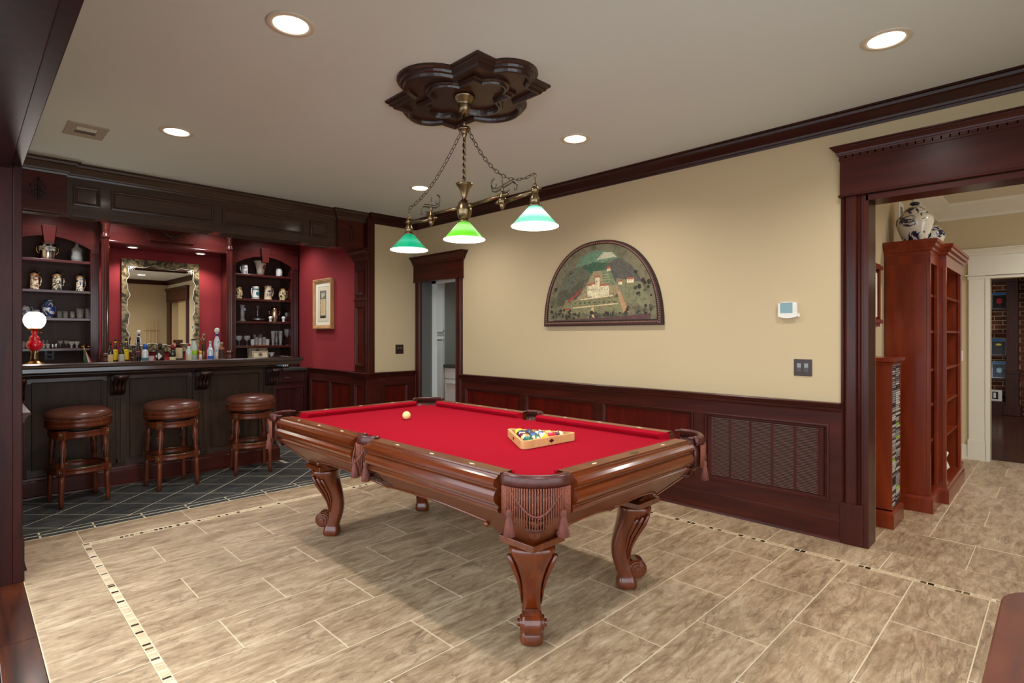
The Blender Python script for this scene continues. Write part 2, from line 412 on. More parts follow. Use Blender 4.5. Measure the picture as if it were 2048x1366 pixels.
# oak boards of the lounge behind the threshold
oak = MB(); oak.box(-5.2, XW, -3, 6.2, -.06, -.004); oak = oak.build('floor', M['black'], kind='structure')
def plank(x0, x1, y0, y1, mt='oak', par=None):
    return tile(x0, x1, y0, y1, 'plank', mt, .0008, par or oak)
x = XW; i = 0
while x > -2.2:
    wd = .135; y = -3+(.7*i % 1.9)
    ys2 = [-3]+[y+2.1*q for q in range(5) if -3 < y+2.1*q < 6.2]+[6.2]
    for a, b in zip(ys2, ys2[1:]): plank(x-wd, x, a, b)
    x -= wd; i += 1
wn = MB(); wn.box(8.03, 13.2, -2.5, 3.0, -.06, -.004); wn = wn.build('floor', M['black'], kind='structure')
for i in range(38):
    x = 8.03+.137*i; ys2 = [-2.5, -1.3+.5*(i % 3), .15+.31*(i*7 % 5), 2.0-.21*(i % 4), 3.0]
    for a, b in zip(ys2, ys2[1:]): plank(x, x+.137, a, b, 'oakx', wn)
# ---- ceilings
c = MB(); c.box(XW-.3, XE+.02, YS-.1, YB+.1, CEIL, CEIL+.1); c.build('ceiling', M['ceil'], kind='structure')
c = MB(); c.box(XE+.02, 8.05, -3.3, 1.2, CEIL, CEIL+.1); c.build('ceiling', M['white'], kind='structure')
c = MB(); c.box(8.05, 13.3, -2.6, 3.1, 2.7, 2.8); c.build('ceiling', M['ceil'], kind='structure')
# ---- walls
DZ, DY0, DY1 = 2.07, 5.075, 5.765                     # small doorway in the east wall
OY, OZ = .885, 2.235                                   # cased opening: north jamb, head
e = MB(fE(XE)); T = -.155
e.box(DY1+.012, YN+.1, 0, CEIL, T, 0); e.box(DY0-.012, DY1+.012, DZ+.012, CEIL, T, 0); e.box(OY+.012, DY0-.012, 0, CEIL, T, 0)
e.box(YS-.1, OY+.012, OZ+.01, CEIL, T, 0); e.box(YS-.1, -.45, 0, OZ, T, 0)
e.build('wall_east', M['tan'], kind='structure')
n = MB(); n.box(AX1+.09, XE+.2, YN, YN+.1, 0, CEIL); n.build('wall_north', M['tan'], kind='structure')
n = MB(); n.box(AX1+.02, AX1+.12, YN+.02, YB+.1, 0, CEIL); n.build('wall_alcove_east', M['red'], kind='structure')
n = MB(); n.box(AX0-.1, AX1+.1, YB, YB+.1, 0, CEIL); n.build('wall_alcove_north', M['red'], kind='structure')
n = MB(); n.box(AX0-.12, AX0-.01, 4.2, YB+.1, 0, CEIL); n.build('wall_west', M['tan'], kind='structure')
n = MB(); n.box(2.55, XE+.2, YS-.1, YS, 0, CEIL); n.box(XW-.4, 2.55, YS-.1, YS, 2.5, CEIL); n.build('wall_south', M['tan'], kind='structure')  # wide west opening is made up, letting world light reach the ceiling
n = MB(); n.box(XE+.155, 8.05, 1.03, 1.13, 0, CEIL); n.build('wall_hall_north', M['tan'], kind='structure')
n = MB(); n.box(XE+.155, 8.05, -3.3, -3.2, 0, CEIL); n.build('wall_hall_south', M['tan'], kind='structure')
n = MB(); n.box(7.9, 8.03, .576, 1.13, 0, CEIL); n.box(7.9, 8.03, -3.3, .576, 1.985, CEIL); n.box(7.9, 8.03, -3.3, -.7, 0, 1.985)
n.build('wall_hall_east', M['tan'], kind='structure')
# west wall stub north of the big cased opening, its wood-lined end and overhead beam
st_ = struct('trim_1')
m = MB(); m.box(.0, .206, 4.115, 4.28, 0, 2.47); m.box(-.02, .206, 4.1, 4.115, .0, 2.33); m.build('jamb', M['post'], st_, bev=.002)
m = MB(); m.box(.206, .246, 4.10, 4.25, .0, 2.36); m.box(.196, .206, 4.108, 4.2, 0, 2.33); m.build('casing', M['post'], st_, bev=.004)
m = MB(); m.box(.206, .254, 4.092, 4.26, 0, .24); m.build('plinth_block', M['post'], st_, bev=.003)
m = MB(); m.box(-.02, .195, -3, 4.28, 2.29, 2.47); m.build('header_soffit', M['post'], st_, bev=.003)
m = MB(); m.box(.195, .246, -.9, 4.3, 2.305, 2.62); m.build('header_casing', M['post'], st_, bev=.003)
m = MB(); m.sweep([(.24, -.9, 2.60), (.24, 4.36, 2.60)], [(0,0),(-.02,0),(-.03,.02),(-.07,.05),(-.08,.08),(0,.08)], N=(0,0,1)); m.build('header_cap', M['post'], st_)
m = MB(); m.box(-.1, .19, -3, 4.28, 2.47, CEIL); m.build('wall_above_header', M['tan'], kind='structure')
# ---- profiles
CROWN = [(0,0),(0,-.112),(.010,-.112),(.013,-.098),(.020,-.094),(.024,-.080),(.040,-.060),(.058,-.038),(.068,-.030),(.073,-.014),(.090,-.012),(.090,0)]
def crown(name, path, mt, par=None, flip=1, prof=CROWN, sc=1, **k):
    m = MB(); m.sweep([(x,y,CEIL) for x,y in path], [(a*sc,b*sc) for a,b in prof], flip=flip); return m.build(name, M[mt], par, **k)
crown('trim_2', [(XE, YS), (XE, YN), (AX1+.085, YN), (AX1+.085, 6.05)], 'crownw', kind='structure')
crown('trim_3', [(AX0, 4.26), (AX0, 5.94)], 'crownw', flip=-1, kind='structure')
crown('trim_4', [(XW, YS), (XE, YS)], 'crownw', kind='structure')
n = MB(); n.box(XW, XE+.155, -3.2, YS, -.06, -.003); n.build('floor', M['stone'], kind='structure')
WCROWN = [(0,0),(0,-.17),(.015,-.17),(.02,-.14),(.06,-.10),(.1,-.05),(.12,-.03),(.13,0)]
crown('trim_5', [(7.9, -3.2), (7.9, 1.03), (XE+.155, 1.03), (XE+.155,.9)], 'white', prof=WCROWN, kind='structure')
# ---- wainscot builder: field board, rails and stiles, one moulding frame and one board per panel
CHAIR = [(0,0),(.052,0),(.056,-.006),(.052,-.014),(.040,-.018),(.036,-.030),(.028,-.036),(.026,-.052),(.018,-.060),(.016,-.070),(0,-.070)]
BASE = [(0,0),(.022,0),(.022,.135),(.018,.145),(.012,.150),(.010,.165),(.006,.172),(0,.172)]
SHOE = [(.020,0),(.036,0),(.034,.012),(.026,.018),(.020,.019)]
PMOLD = [(-.004,.0),(-.004,.020),(.006,.021),(.010,.014),(.020,.011),(.026,.004),(.030,.0)]
def wainscot(nm, tf, u0, u1, panels, mt='trimh', z0=.2575, z1=.7665, top=.92, ud=None, ends=(0,0), fieldmat='panel', zr=0):
    root = struct(nm); S = .016
    m = MB(tf); m.box(u0, u1, 0, z0, 0, S); m.box(u0, u1, z1, top-.05, 0, S)
    edge = [u0]+[q for p in panels for q in p]+[u1]
    for a, b in zip(edge[::2], edge[1::2]):
        if b-a > .003: m.box(a, b, z0, z1, 0, S)
    m.build('stile_and_rail', M[mt], root)
    P = lambda u, v, w_: tf(u, v, w_)
    n_ = Vector(tf(0,0,1))-Vector(tf(0,0,0))
    for a, b in panels:
        f = MB(tf); f.box(a, b, z0, z1, 0, .003); f.build('panel', M[fieldmat], root)
        f = MB(); f.sweep([P(a,z0,.0), P(b,z0,.0), P(b,z1,.0), P(a,z1,.0)], [(x, y+.004) for x, y in PMOLD], closed=True, N=n_, flip=1 if (Vector(tf(1,0,0))-Vector(tf(0,0,0))).cross(Vector((0,0,1))).dot(n_) > 0 else -1)
        f.build('panel_moulding', M['trimh'], root)
    f = MB(tf)
    for prof, zz, nm2 in ((CHAIR, top, 'chair_rail'), (BASE, 0, 'baseboard'), (SHOE, 0, 'shoe_moulding')):
        f = MB(tf); k = len(prof); vs = []
        for u in (u0-ends[0]*(.0), u1+ends[1]*(.0)):
            vs += [(u, zz+b, a) for a, b in prof]
        f.add(vs, [(i, (i+1) % k, k+(i+1) % k, k+i) for i in range(k)]+[tuple(range(k)), tuple(range(2*k-1, k-1, -1))])
        f.build(nm2, M['trimh'], root)
    return root
sE = XE/4.06
wE = wainscot('trim_6', fE(XE), 1.045, 4.99, [(1.098*sE, 1.958*sE), (2.047*sE, 2.911*sE), (2.993*sE, 3.852*sE), (3.937*sE, 4.793*sE)])
wainscot('trim_7', fE(XE), 5.87, YN, [])
wainscot('trim_8', fN(YN), AX1+.06, XE, [(3.66, 4.02)])
wainscot('trim_9', fE(AX1+.02), 6.24, 7.50, [(6.33, 6.84), (6.93, 7.40)])
wainscot('trim_10', fW(AX0-.01), 4.27, 6.1, [(4.4, 5.2), (5.3, 6.0)])
# ---- casings and headers
def fluted(mb, tf, u0, u1, z0, z1, w0, w1):
    """moulded casing: flat centre with beads on both sides"""
    n = u1-u0
    pr = [(0,w0),(0,w1*.55),(.08,w1*.62),(.14,w1*.95),(.17,w1*.62),(.22,w1*.60),(.27,w1),(.33,w1*.85),(.70,w1*.85),(.76,w1),(.81,w1*.62),(.86,w1*.95),(.92,w1*.6),(1,w1*.55),(1,w0)]
    k = len(pr); vs = [(u0+a*n, z, b) for z in (z0, z1) for a, b in pr]
    mb.add([tf(*v) for v in vs], [(i,(i+1)%k,k+(i+1)%k,k+i) for i in range(k)]+[tuple(range(k)), tuple(range(2*k-1,k-1,-1))])
HCAP = [(0,0),(.010,0),(.014,.014),(.020,.018),(.024,.034),(.038,.056),(.052,.072),(.056,.082),(.070,.086),(.070,.100),(0,.100)]
def capped(tf, u0, u1, z, par, mt, prof=HCAP, base=.03, sc=1, name='header_cap'):
    """crown cap returning at both ends"""
    f = MB(); n_ = (0,0,1)
    pts = [tf(u0, z, 0), tf(u0, z, base), tf(u1, z, base), tf(u1, z, 0)]
    d = Vector(tf(1,0,0))-Vector(tf(0,0,0)); o = Vector(tf(0,0,1))-Vector(tf(0,0,0))
    fl = 1 if Vector((0,0,1)).cross(d).dot(o) > 0 else -1
    f.sweep(pts, [(a*sc, b*sc) for a, b in prof], N=n_, flip=fl); f.build(name, M[mt], par)
    f = MB(tf); f.box(u0-.0, u1+.0, z, z+prof[-1][1]*sc, 0, base); f.build('header_core', M[mt], par)
d1 = struct('door_1')
tfE = fE(XE)
for a, b in ((4.955, DY0), (DY1, 5.89)):
    f = MB(); fluted(f, tfE, a, b, 0, 2.045, 0, .026); f.build('casing', M['trim'], d1)
f = MB(tfE); f.box(4.94, 5.905, 2.05, 2.265, 0, .034); f.build('header_board', M['trimh'], d1)
f = MB(tfE); f.box(4.93, 5.915, 2.04, 2.058, 0, .042); f.build('header_bead', M['trimh'], d1, bev=.006)
capped(tfE, 4.93, 5.915, 2.255, d1, 'trimh', base=.034)
f = MB(); f.box(XE-.002, XE+.16, DY1, DY1+.012, 0, DZ); f.box(XE-.002, XE+.16, DY0-.012, DY0, 0, DZ); f.box(XE-.002, XE+.16, DY0, DY1, DZ, DZ+.012); f.build('jamb', M['greyjamb'], d1); f = MB(); f.box(XE+.16, XE+.18, 5.685, 5.775, 0, DZ); f.box(XE+.16, XE+.18, DY0, DY1, DZ-.04, DZ+.02); f.build('inner_casing', M['pwhite'], d1)
d2 = struct('door_2')
f = MB(); fluted(f, tfE, .915, 1.045, .265, 2.275, 0, .034); f.build('casing', M['trim'], d2)
f = MB(tfE); f.box(.91, 1.048, 0, .27, 0, .040); f.build('plinth_block', M['trim'], d2, bev=.003)
f = MB(); f.box(XE-.034, XE+.155, OY, .915, 0, 2.27); f.build('jamb', M['trim'], d2, bev=.002)
f = MB(); f.box(XE+.155, XE+.18, OY+.005, .98, 0, 2.27); f.build('jamb_edge', M['white'], d2)
f = MB(); f.box(XE-.034, XE+.155, YS, .90, OZ, OZ+.035); f.build('head_jamb', M['trimh'], d2)
f = MB(tfE); f.box(YS, 1.045, 2.29, 2.515, 0, .045); f.build('header_board', M['trimh'], d2)
f = MB(tfE); f.box(YS, 1.055, 2.276, 2.292, 0, .054); f.build('header_bead', M['trimh'], d2, bev=.006)
f = MB(tfE); f.box(YS, 1.05, 2.515, 2.528, 0, .052); f.build('dentil_board', M['trimh'], d2)
for q in range(44):
    f = MB(); f.box(-.052, 0, -.017, .017, 0, .018)
    if q == 0: o = f.build('dentil', M['trimh'], d2, bev=.0015); dm = o.data; o.location = (XE-.005, 1.03, 2.528)
    else:
        o = link('dentil', dm, d2); o.location = (XE-.005, 1.03-.0415*q, 2.528)
capped(tfE, YS, 1.05, 2.546, d2, 'trimh', base=.05, sc=.62)
f = MB(tfE); f.box(YS, -.45, 0, 2.27, 0, .03); f.build('casing', M['trim'], d2)
# white cased opening on the far side of the hall
d3 = struct('door_3'); tf9 = fE(7.9)
f = MB(tf9); f.box(.605, .745, .2, 2.03, 0, .025); f.box(.576, .605, 0, 2.0, 0, .032); f.build('casing', M['white'], d3)
f = MB(tf9); f.box(.6, .755, 0, .22, 0, .032); f.build('plinth_block', M['white'], d3, bev=.002)
f = MB(tf9); f.box(-.7, .75, 2.03, 2.245, 0, .03); f.box(-.7, .755, 1.985, 2.015, 0, .03); f.build('header_board', M['white'], d3)
f = MB(tf9); f.box(-.7, .775, 2.02, 2.035, 0, .045); f.build('header_bead', M['white'], d3)
capped(tf9, -.7, .76, 2.235, d3, 'white', base=.03, sc=.75)
f = MB(); f.box(7.87, 8.05, .566, .580, 0, 1.99); f.build('jamb', M['white'], d3)
f = MB(tf9); f.box(.755, 1.03, 0, .16, 0, .02); f.box(.755, 1.03, 0, .03, 0, .035); f.build('baseboard_hall', M['white'], kind='structure')
f = MB(fN(1.03)); f.box(XE+.18, 7.9, 0, .16, 0, .02); f.build('baseboard_hall_north', M['white'], kind='structure')
# library beyond: brick wall with recessed joints, each brick in view its own piece
XL = 13.0
bw = MB(); bw.box(XL, XL+.1, -2.5, 3.0, 0, 2.7); bw = bw.build('wall_library', M['mosaic_l'], kind='structure')
M['brick'] = mottled('brick', [(.25,(78,40,28)),(.5,(112,58,38)),(.8,(140,84,60))], 4, .9, 4)
bm_ = None
for r in range(34):
    for q in range(7):
        y = -.25+.225*q+(.1125 if r % 2 else 0); z = .02+.077*r
        if z > 2.65: continue
        if bm_ is None: f = MB(); f.box(-.014, 0, -.105, .105, 0, .064); o = f.build('brick', M['brick'], bw); bm_ = o.data
        else: o = link('brick', bm_, bw)
        o.location = (XL+random.uniform(-.002,.002), y, z)
n = MB(); n.box(8.05, 13.1, 3.0, 3.1, 0, 2.7); n.box(8.05, 13.1, -2.6, -2.5, 0, 2.7); n.build('wall_library_side', M['tan'], kind='structure')
# pantry behind the small doorway
for nm_, b_ in (('north', (XE+.155, 6.15, 7.0, 7.1)), ('east', (6.06, 6.16, 4.6, 7.0)), ('south', (XE+.155, 6.15, 4.5, 4.6))): pn = MB(); pn.box(*b_, 0, 2.6); pn.build('wall_pantry_'+nm_, M['greywall'], kind='structure')
pn = MB(); pn.box(XE+.155, 6.15, 4.6, 7.0, 2.6, 2.7); pn.build('ceiling', M['pwhite'], kind='structure')
pn = MB(); pn.box(XE+.02, 6.15, 4.6, 7.0, -.06, -.001); pn.build('floor', M['stone'], kind='structure')
# ================================================================ bar alcove: beam, jambs
def ring_panel(par, tf, u0, u1, v0, v1, w_, mt='trimh', name='panel_moulding', sc=1, field=None):
    P = lambda u, v: tf(u, v, w_)
    n_ = (Vector(tf(0,0,1))-Vector(tf(0,0,0)))
    U = Vector(tf(1,0,0))-Vector(tf(0,0,0)); V = Vector(tf(0,1,0))-Vector(tf(0,0,0))
    f = MB(); f.sweep([P(u0,v0), P(u1,v0), P(u1,v1), P(u0,v1)], [(x*sc, y*sc) for x, y in PMOLD], closed=True, N=n_, flip=1 if n_.cross(U).dot(V) > 0 else -1)
    o = f.build(name, M[mt], par)
    if field: f = MB(tf); f.box(u0+.02*sc, u1-.02*sc, v0+.02*sc, v1-.02*sc, w_, w_+.004); f.build('panel', M[field], par)
    return o
bmz = 2.405; BF = 6.0; BB = 6.21
beam = struct('trim_11')
f = MB(); f.box(AX0, AX1, BF, BB, bmz, CEIL); f.build('beam', M['barx'], beam, bev=.003)
tfb = fN(BF)
for a, b in ((.69, .87), (.955, 1.79), (1.875, 2.70), (2.79, 2.975)): ring_panel(beam, tfb, a, b, 2.49, 2.655, 0, 'barx', field='barx')
ub = lambda u, v, w_: (u, v, bmz-w_)                  # underside of the beam, frames with dark inset
for a, b in ((.34, .60), (.69, .87), (.955, 1.79), (1.875, 2.70), (2.79, 3.05)):
    ring_panel(beam, ub, a, b, BF+.045, BB-.045, 0, 'barx', sc=.6)
    f = MB(); f.box(a+.02, b-.02, BF+.06, BB-.06, bmz-.0015, bmz+.01); f.build('coffer_inset', M['carve'], beam)
for a, b in ((AX0+.01, .635), (3.105, 3.44)):
    f = MB(); f.box(a, b, BF-.045, BF, bmz-.008, CEIL-.1); f.build('end_block', M['trimx'], beam, bev=.004)
    f = MB(); f.box(a, b, BF-.052, BF, bmz+.315, bmz+.335); f.build('block_bead', M['trimx'], beam, bev=.005)
crown('crown', [(3.56, BF-.045), (3.105, BF-.045), (3.105, BF), (.635, BF), (.635, BF-.045), (AX0, BF-.045)], 'barx', beam)
def applique(par, tf, cu, cv, s, w_, mt):
    """carved scroll: urn leaf with mirrored volutes"""
    f = MB()
    def T(pts, r): f.tube([tf(cu+x*s, cv+y*s, w_+.004) for x, y in pts], [q*s*1.15 for q in r], 6)
    for sg in (-1, 1):
        m_n = 20; sp = []
        for i in range(m_n+1):
            t = i/m_n; a = radians(215+430*t); r_ = .30-.23*t; sp.append((sg*(.28+r_*cos(a)), .22+r_*sin(a)))
        T(sp, [.045-.022*i/m_n for i in range(m_n+1)])
        T([(sg*.02,-.05), (sg*.20,-.16), (sg*.36,-.30), (sg*.40,-.44), (sg*.30,-.50), (sg*.26,-.40)], [.03,.045,.045,.035,.025,.015])
        T([(0,-.35), (sg*.12,-.55), (sg*.24,-.66), (sg*.22,-.80)], [.03,.035,.03,.012])
        T([(0,.55), (sg*.12,.62), (sg*.26,.60), (sg*.3,.68)], [.05,.05,.04,.02])
    T([(0,1.0),(0,.8),(0,.55),(0,.3),(0,0),(0,-.4),(0,-.8),(0,-1.0)], [.01,.07,.045,.06,.07,.05,.06,.01])
    for x, y, r in ((-.15,.2,.06),(.15,.2,.06),(0,.42,.06),(0,-.62,.07)):
        f.lathe([(1e-4,-r*s),(r*s*.8,-r*s*.5),(r*s,0),(r*s*.8,r*s*.5),(1e-4,r*s)], *tf(cu+x*s, cv+y*s, w_+.004), n=8)
    return f.build('carved_applique', M[mt], par)
applique(beam, fN(BF-.045), .455, 2.575, .10, 0, 'dark'); applique(beam, fN(BF-.045), 3.27, 2.575, .095, 0, 'trimx')
# right-hand jamb: panelled pilaster facing west with a capital
jb = struct('trim_12')
f = MB(); f.box(3.455, 3.545, YN-.01, 6.21, .85, CEIL); f.box(3.44, 3.47, 5.905, 6.19, .9, 2.28); f.build('jamb_box', M['trim'], jb, bev=.003)
tj = fE(3.44)
for a, b, c_, d_ in ((5.96, 6.135, 1.86, 2.16), (5.96, 6.135, 1.0, 1.72)):
    ring_panel(jb, tj, a, b, c_, d_, 0, 'trim', field='panel')
f = MB(tj); f.box(5.9, 6.2, 1.79, 1.81, 0, .010); f.build('band', M['trim'], jb, bev=.003)
f = MB(); CAP = [(0,0),(.010,0),(.014,.03),(.03,.05),(.045,.08),(.05,.10),(.07,.11),(.07,.13),(0,.13)]
f.sweep([(3.47, 6.20, 2.275), (3.44, 6.20, 2.275), (3.44, 5.90, 2.275), (3.47, 5.90, 2.275)], CAP, flip=-1); f.build('capital', M['trim'], jb)
f = MB(); f.box(3.43, 3.56, 5.885, 6.22, 0, .85); f.build('pedestal', M['trim'], jb, bev=.003)
ring_panel(jb, fE(3.43), 5.955, 6.14, .2575, .7665, 0, 'trim', field='panel')
for prof, z in ((CHAIR, .92), (BASE, 0)):
    f = MB(); f.sweep([(3.56,6.22,z),(3.43,6.22,z),(3.43,5.885,z),(3.56,5.885,z)], prof, flip=-1); f.build('rail', M['trimh'], jb)
# left-hand jamb
f = MB(); f.box(AX0-.01, AX0+.03, 5.9, 6.21, 0, bmz+.01); f.build('trim_13', M['trim'], kind='structure', bev=.003)

# ================================================================ back bar
CZ = .92
bb = thing('back_bar', 'cherry wood back bar with counter, drawers and doors along the alcove wall behind the bar', 'cabinet', (1.84, 7.8, 0))
f = MB(); f.box(AX0+.01, 3.435, 7.46, 8.19, CZ-.035, CZ); f.build('countertop', M['slate'], bb, world=True, bev=.004)
f = MB(); f.box(AX0+.01, 3.435, 7.50, 8.19, .1, CZ-.035); f.box(AX0+.01, 3.435, 7.56, 8.19, 0, .1); f.build('carcass', M['shelf'], bb, world=True)
tfc = fN(7.50)
bays = [.27+.527*i for i in range(7)]
for i, (a, b) in enumerate(zip(bays, bays[1:])):
    f = MB(tfc); f.box(a+.02, b-.02, .72, .865, 0, .018); d = f.build('drawer', M['shelf'], bb, world=True, bev=.003)
    f = MB(tfc); f.box(a+.02, b-.02, .13, .70, 0, .018); dr = f.build('door', M['shelfv'], bb, world=True, bev=.003)
    f = MB(); P = [tfc(u, v, .018) for u, v in ((a+.07,.18),(b-.07,.18),(b-.07,.65),(a+.07,.65))]; f.sweep(P, [(x*.8, y*.6) for x, y in PMOLD], closed=True, N=(0,-1,0), flip=-1); f.build('door_moulding', M['shelf'], dr, world=True)
    f = MB(); P = [tfc(u, v, .018) for u, v in ((a+.05,.745),(b-.05,.745),(b-.05,.84),(a+.05,.84))]; f.sweep(P, [(x*.5, y*.5) for x, y in PMOLD], closed=True, N=(0,-1,0), flip=-1); f.build('drawer_moulding', M['shelf'], d, world=True)
    xm = (a+b)/2; f = MB(); f.tube([(xm+u*.052, 7.482-.022*(1-abs(u)**3), .795) for u in [k/5 for k in range(-5, 6)]], [.006,.005,.0035,.003,.004,.006,.004,.003,.0035,.005,.006], 8)
    f.build('handle', M['pewter'], d, world=True)
def bookcase(u0, u1, pl, pr, label):
    r = thing('bookcase', label, 'bookcase', ((u0+u1)/2, YF, CZ))
    a, b = u0+pl, u1-pr; top = 2.66
    f = MB(); f.box(u0, a, YF, YB-.01, CZ, top); f.build('side_panel', M['shelfv'], r, world=True)
    f = MB(); f.box(b, u1, YF, YB-.01, CZ, top); f.build('side_panel', M['shelfv'], r, world=True)
    f = MB(); f.box(a, b, YB-.03, YB-.01, CZ, top); f.build('back_panel', M['caseback'], r, world=True)
    for p0, p1 in ((u0, a), (b, u1)):
        w_ = p1-p0; f = MB(fN(YF)); n = 4; q = w_/ (2*n+1)
        f.box(p0, p1, CZ, 1.0, 0, .012); f.box(p0, p1, 2.30, 2.34, 0, .014)
        for k in range(n+1): f.box(p0+2*k*q, p0+(2*k+1)*q, 1.0, 2.3, 0, .010)
        f.build('fluted_pilaster', M['shelfv'], r, world=True, bev=.002)
    for z in (2.20, 1.866, 1.56, 1.226):
        f = MB(); f.box(a, b, YF+.002, YB-.03, z-.028, z); f.build('shelf', M['shelf'], r, world=True, bev=.002)
    # arched valance with keystone
    f = MB(fN(YF)); xm = (a+b)/2; hw = (b-a)/2; n = 16
    pts = [(a+(b-a)*i/n, 2.335+.115*(1-((a+(b-a)*i/n-xm)/hw)**2)) for i in range(n+1)]
    vs = []; fs = []
    for w_ in (0, .02):
        for x, z in [(u0,2.335)]+pts+[(u1,2.335)]: vs += [(x, z, w_), (x, top, w_)]
    m = n+3
    for i in range(m-1):
        for o in (0, 2*m): fs.append((o+2*i, o+2*i+2, o+2*i+3, o+2*i+1))
        fs.append((2*i, 2*i+2, 2*m+2*i+2, 2*m+2*i))
    f.add(vs, fs); f.build('arched_valance', M['shelf'], r, world=True)
    f = MB(fN(YF)); f.add([(xm-.045,2.36,.02),(xm+.045,2.36,.02),(xm+.065,2.56,.02),(xm-.065,2.56,.02),(xm-.04,2.365,.055),(xm+.04,2.365,.055),(xm+.06,2.56,.055),(xm-.06,2.56,.055)],
        [(4,5,6,7),(0,1,5,4),(1,2,6,5),(3,0,4,7),(2,3,7,6)]); f.build('keystone', M['shelf'], r, world=True, bev=.003)
    return r
bcl = bookcase(AX0+.01, 1.125, .06, .08, 'left-hand arched cherry bookcase with steins and blue vases behind the bar')
bcr = bookcase(2.53, 3.435, .065, .095, 'right-hand arched cherry bookcase with mugs and stemware beside the red wall')
# frieze over the mirror with a carved oil lamp
fr = thing('frieze', 'cherry frieze with a carved oil lamp plaque above the antique mirror', 'frieze', (1.84, 7.75, 2.43))
f = MB(); f.box(1.125, 2.53, 7.70, YB-.005, 2.43, 2.78); f.build('frieze_box', M['shelf'], fr, world=True, bev=.003)
f = MB(fN(7.70)); f.box(1.125, 2.53, 2.43, 2.455, 0, .01); f.build('lower_bead', M['shelf'], fr, world=True, bev=.004)
f = MB(fN(7.70)); u0, u1, v0, v1, c_ = 1.56, 2.10, 2.50, 2.665, .035
pl = [(u0+c_,v0),(u1-c_,v0),(u1-c_,v0+c_),(u1,v0+c_),(u1,v1-c_),(u1-c_,v1-c_),(u1-c_,v1),(u0+c_,v1),(u0+c_,v1-c_),(u0,v1-c_),(u0,v0+c_),(u0+c_,v0+c_)]
pl = [(u0+c_,v0),(u1-c_,v0),(u1,v0+c_),(u1,v1-c_),(u1-c_,v1),(u0+c_,v1),(u0,v1-c_),(u0,v0+c_)]
k = len(pl); f.add([(a,b,0) for a,b in pl]+[(a,b,.020) for a,b in pl], [(i,(i+1)%k,k+(i+1)%k,k+i) for i in range(k)]+[tuple(range(k,2*k))]); f.build('plaque', M['trimx'], fr, world=True, bev=.003)
f = MB(); T = lambda pts, r: f.tube([fN(7.70)(1.83+x, 2.58+y, .026) for x, y in pts], r, 8)
T([(-.11,.03),(-.07,.01),(-.03,-.012),(0,-.02),(.04,-.012),(.085,.008),(.12,.03)], [.004,.009,.014,.018,.014,.008,.004])
T([(-.10,.02),(-.13,.035),(-.14,.01),(-.13,-.02)], [.004,.004,.004,.003]); T([(0,-.02),(0,-.045),(-.03,-.055)], [.01,.008,.004]); T([(0,-.045),(.03,-.055)], [.008,.004])
T([(0,0),(0,.025),(0,.035)], [.014,.01,.002]); T([(.11,.03),(.135,.02),(.13,-.005),(.12,-.015)], [.004,.004,.003,.002])
f.build('carved_oil_lamp', M['carve'], fr, world=True)
def downlight(x, y, z, r, lab, grp=None, name='recessed_light'):
    t = thing(name, lab, 'ceiling light', (x, y, z), 0, grp)
    f = MB(); f.lathe([(r*1.0, .0), (r*1.38, 0), (r*1.40, -.003), (r*1.34, -.006), (r*1.02, -.006), (r*.96, 0), (r*1.0, 0)], n=32, caps=False); f.build('trim_ring', M['white'], t)
    f = MB(); f.lathe([(1e-4, -.003), (r*.99, -.0035)], n=28, caps=False); f.build('lens', M['lit'], t)
    return t
labs = ['recessed ceiling light nearest the upper left wood beam', None, 'recessed ceiling light at upper right above the cased opening']
downlight(1.098, 2.566, CEIL, .078, 'large bright recessed ceiling light at top left of the ceiling', 'recessed ceiling lights over the game room')
downlight(1.098, 4.50, CEIL, .078, 'recessed ceiling light before the bar beam, right of the ceiling vent', 'recessed ceiling lights over the game room')
downlight(3.23, .62, CEIL, .078, 'recessed ceiling light near the crown at top right of the ceiling', 'recessed ceiling lights over the game room')
downlight(3.23, 2.566, CEIL, .078, 'recessed ceiling light above the arched painting', 'recessed ceiling lights over the game room')
downlight(3.225, 4.51, CEIL, .078, 'recessed ceiling light above the small doorway, just behind the pendant chains', 'recessed ceiling lights over the game room')
downlight(1.47, 7.93, 2.43, .045, 'small puck light over the left side of the mirror', 'puck lights under the frieze')
downlight(2.21, 7.93, 2.43, .045, 'small puck light over the right side of the mirror', 'puck lights under the frieze')
# columns
def column(lab, x):
    t = thing('column', lab, 'column', (x, 7.69, CZ), 0, 'turned columns of the back bar')
    f = MB(); f.lathe([(.062,0),(.062,.045),(.050,.055),(.056,.08),(.056,.11),(.046,.125),(.052,.15),(.052,.18),(.044,.19),(.05,.21),(.05,.235),(.038,.25)], n=20); f.cbox(0, 0, 0, .03, .13, .13); f.build('base', M['shelfv'], t)
    f = MB(); n = 12; rs = []
    for k in range(48): rs.append(.037 if k % 4 in (0, 1) else .0325)
    vs = []; fs = []
    for z in (.24, 1.56):
        for k in range(48): a = 2*pi*k/48; vs.append((rs[k]*cos(a), rs[k]*sin(a), z))
    for k in range(48): fs.append((k, (k+1) % 48, 48+(k+1) % 48, 48+k))
    f.add(vs, fs); f.build('fluted_shaft', M['shelfv'], t)
    f = MB(); f.lathe([(.037,1.55),(.044,1.56),(.044,1.58),(.036,1.59),(.036,1.64),(.042,1.65),(.040,1.68),(.052,1.72),(.058,1.74)], n=20); f.cbox(0, 0, 1.74, 1.80, .115, .115); f.build('capital', M['shelfv'], t); return t
column('turned cherry column on the left of the mirror', 1.165); column('turned cherry column on the right of the mirror', 2.485)
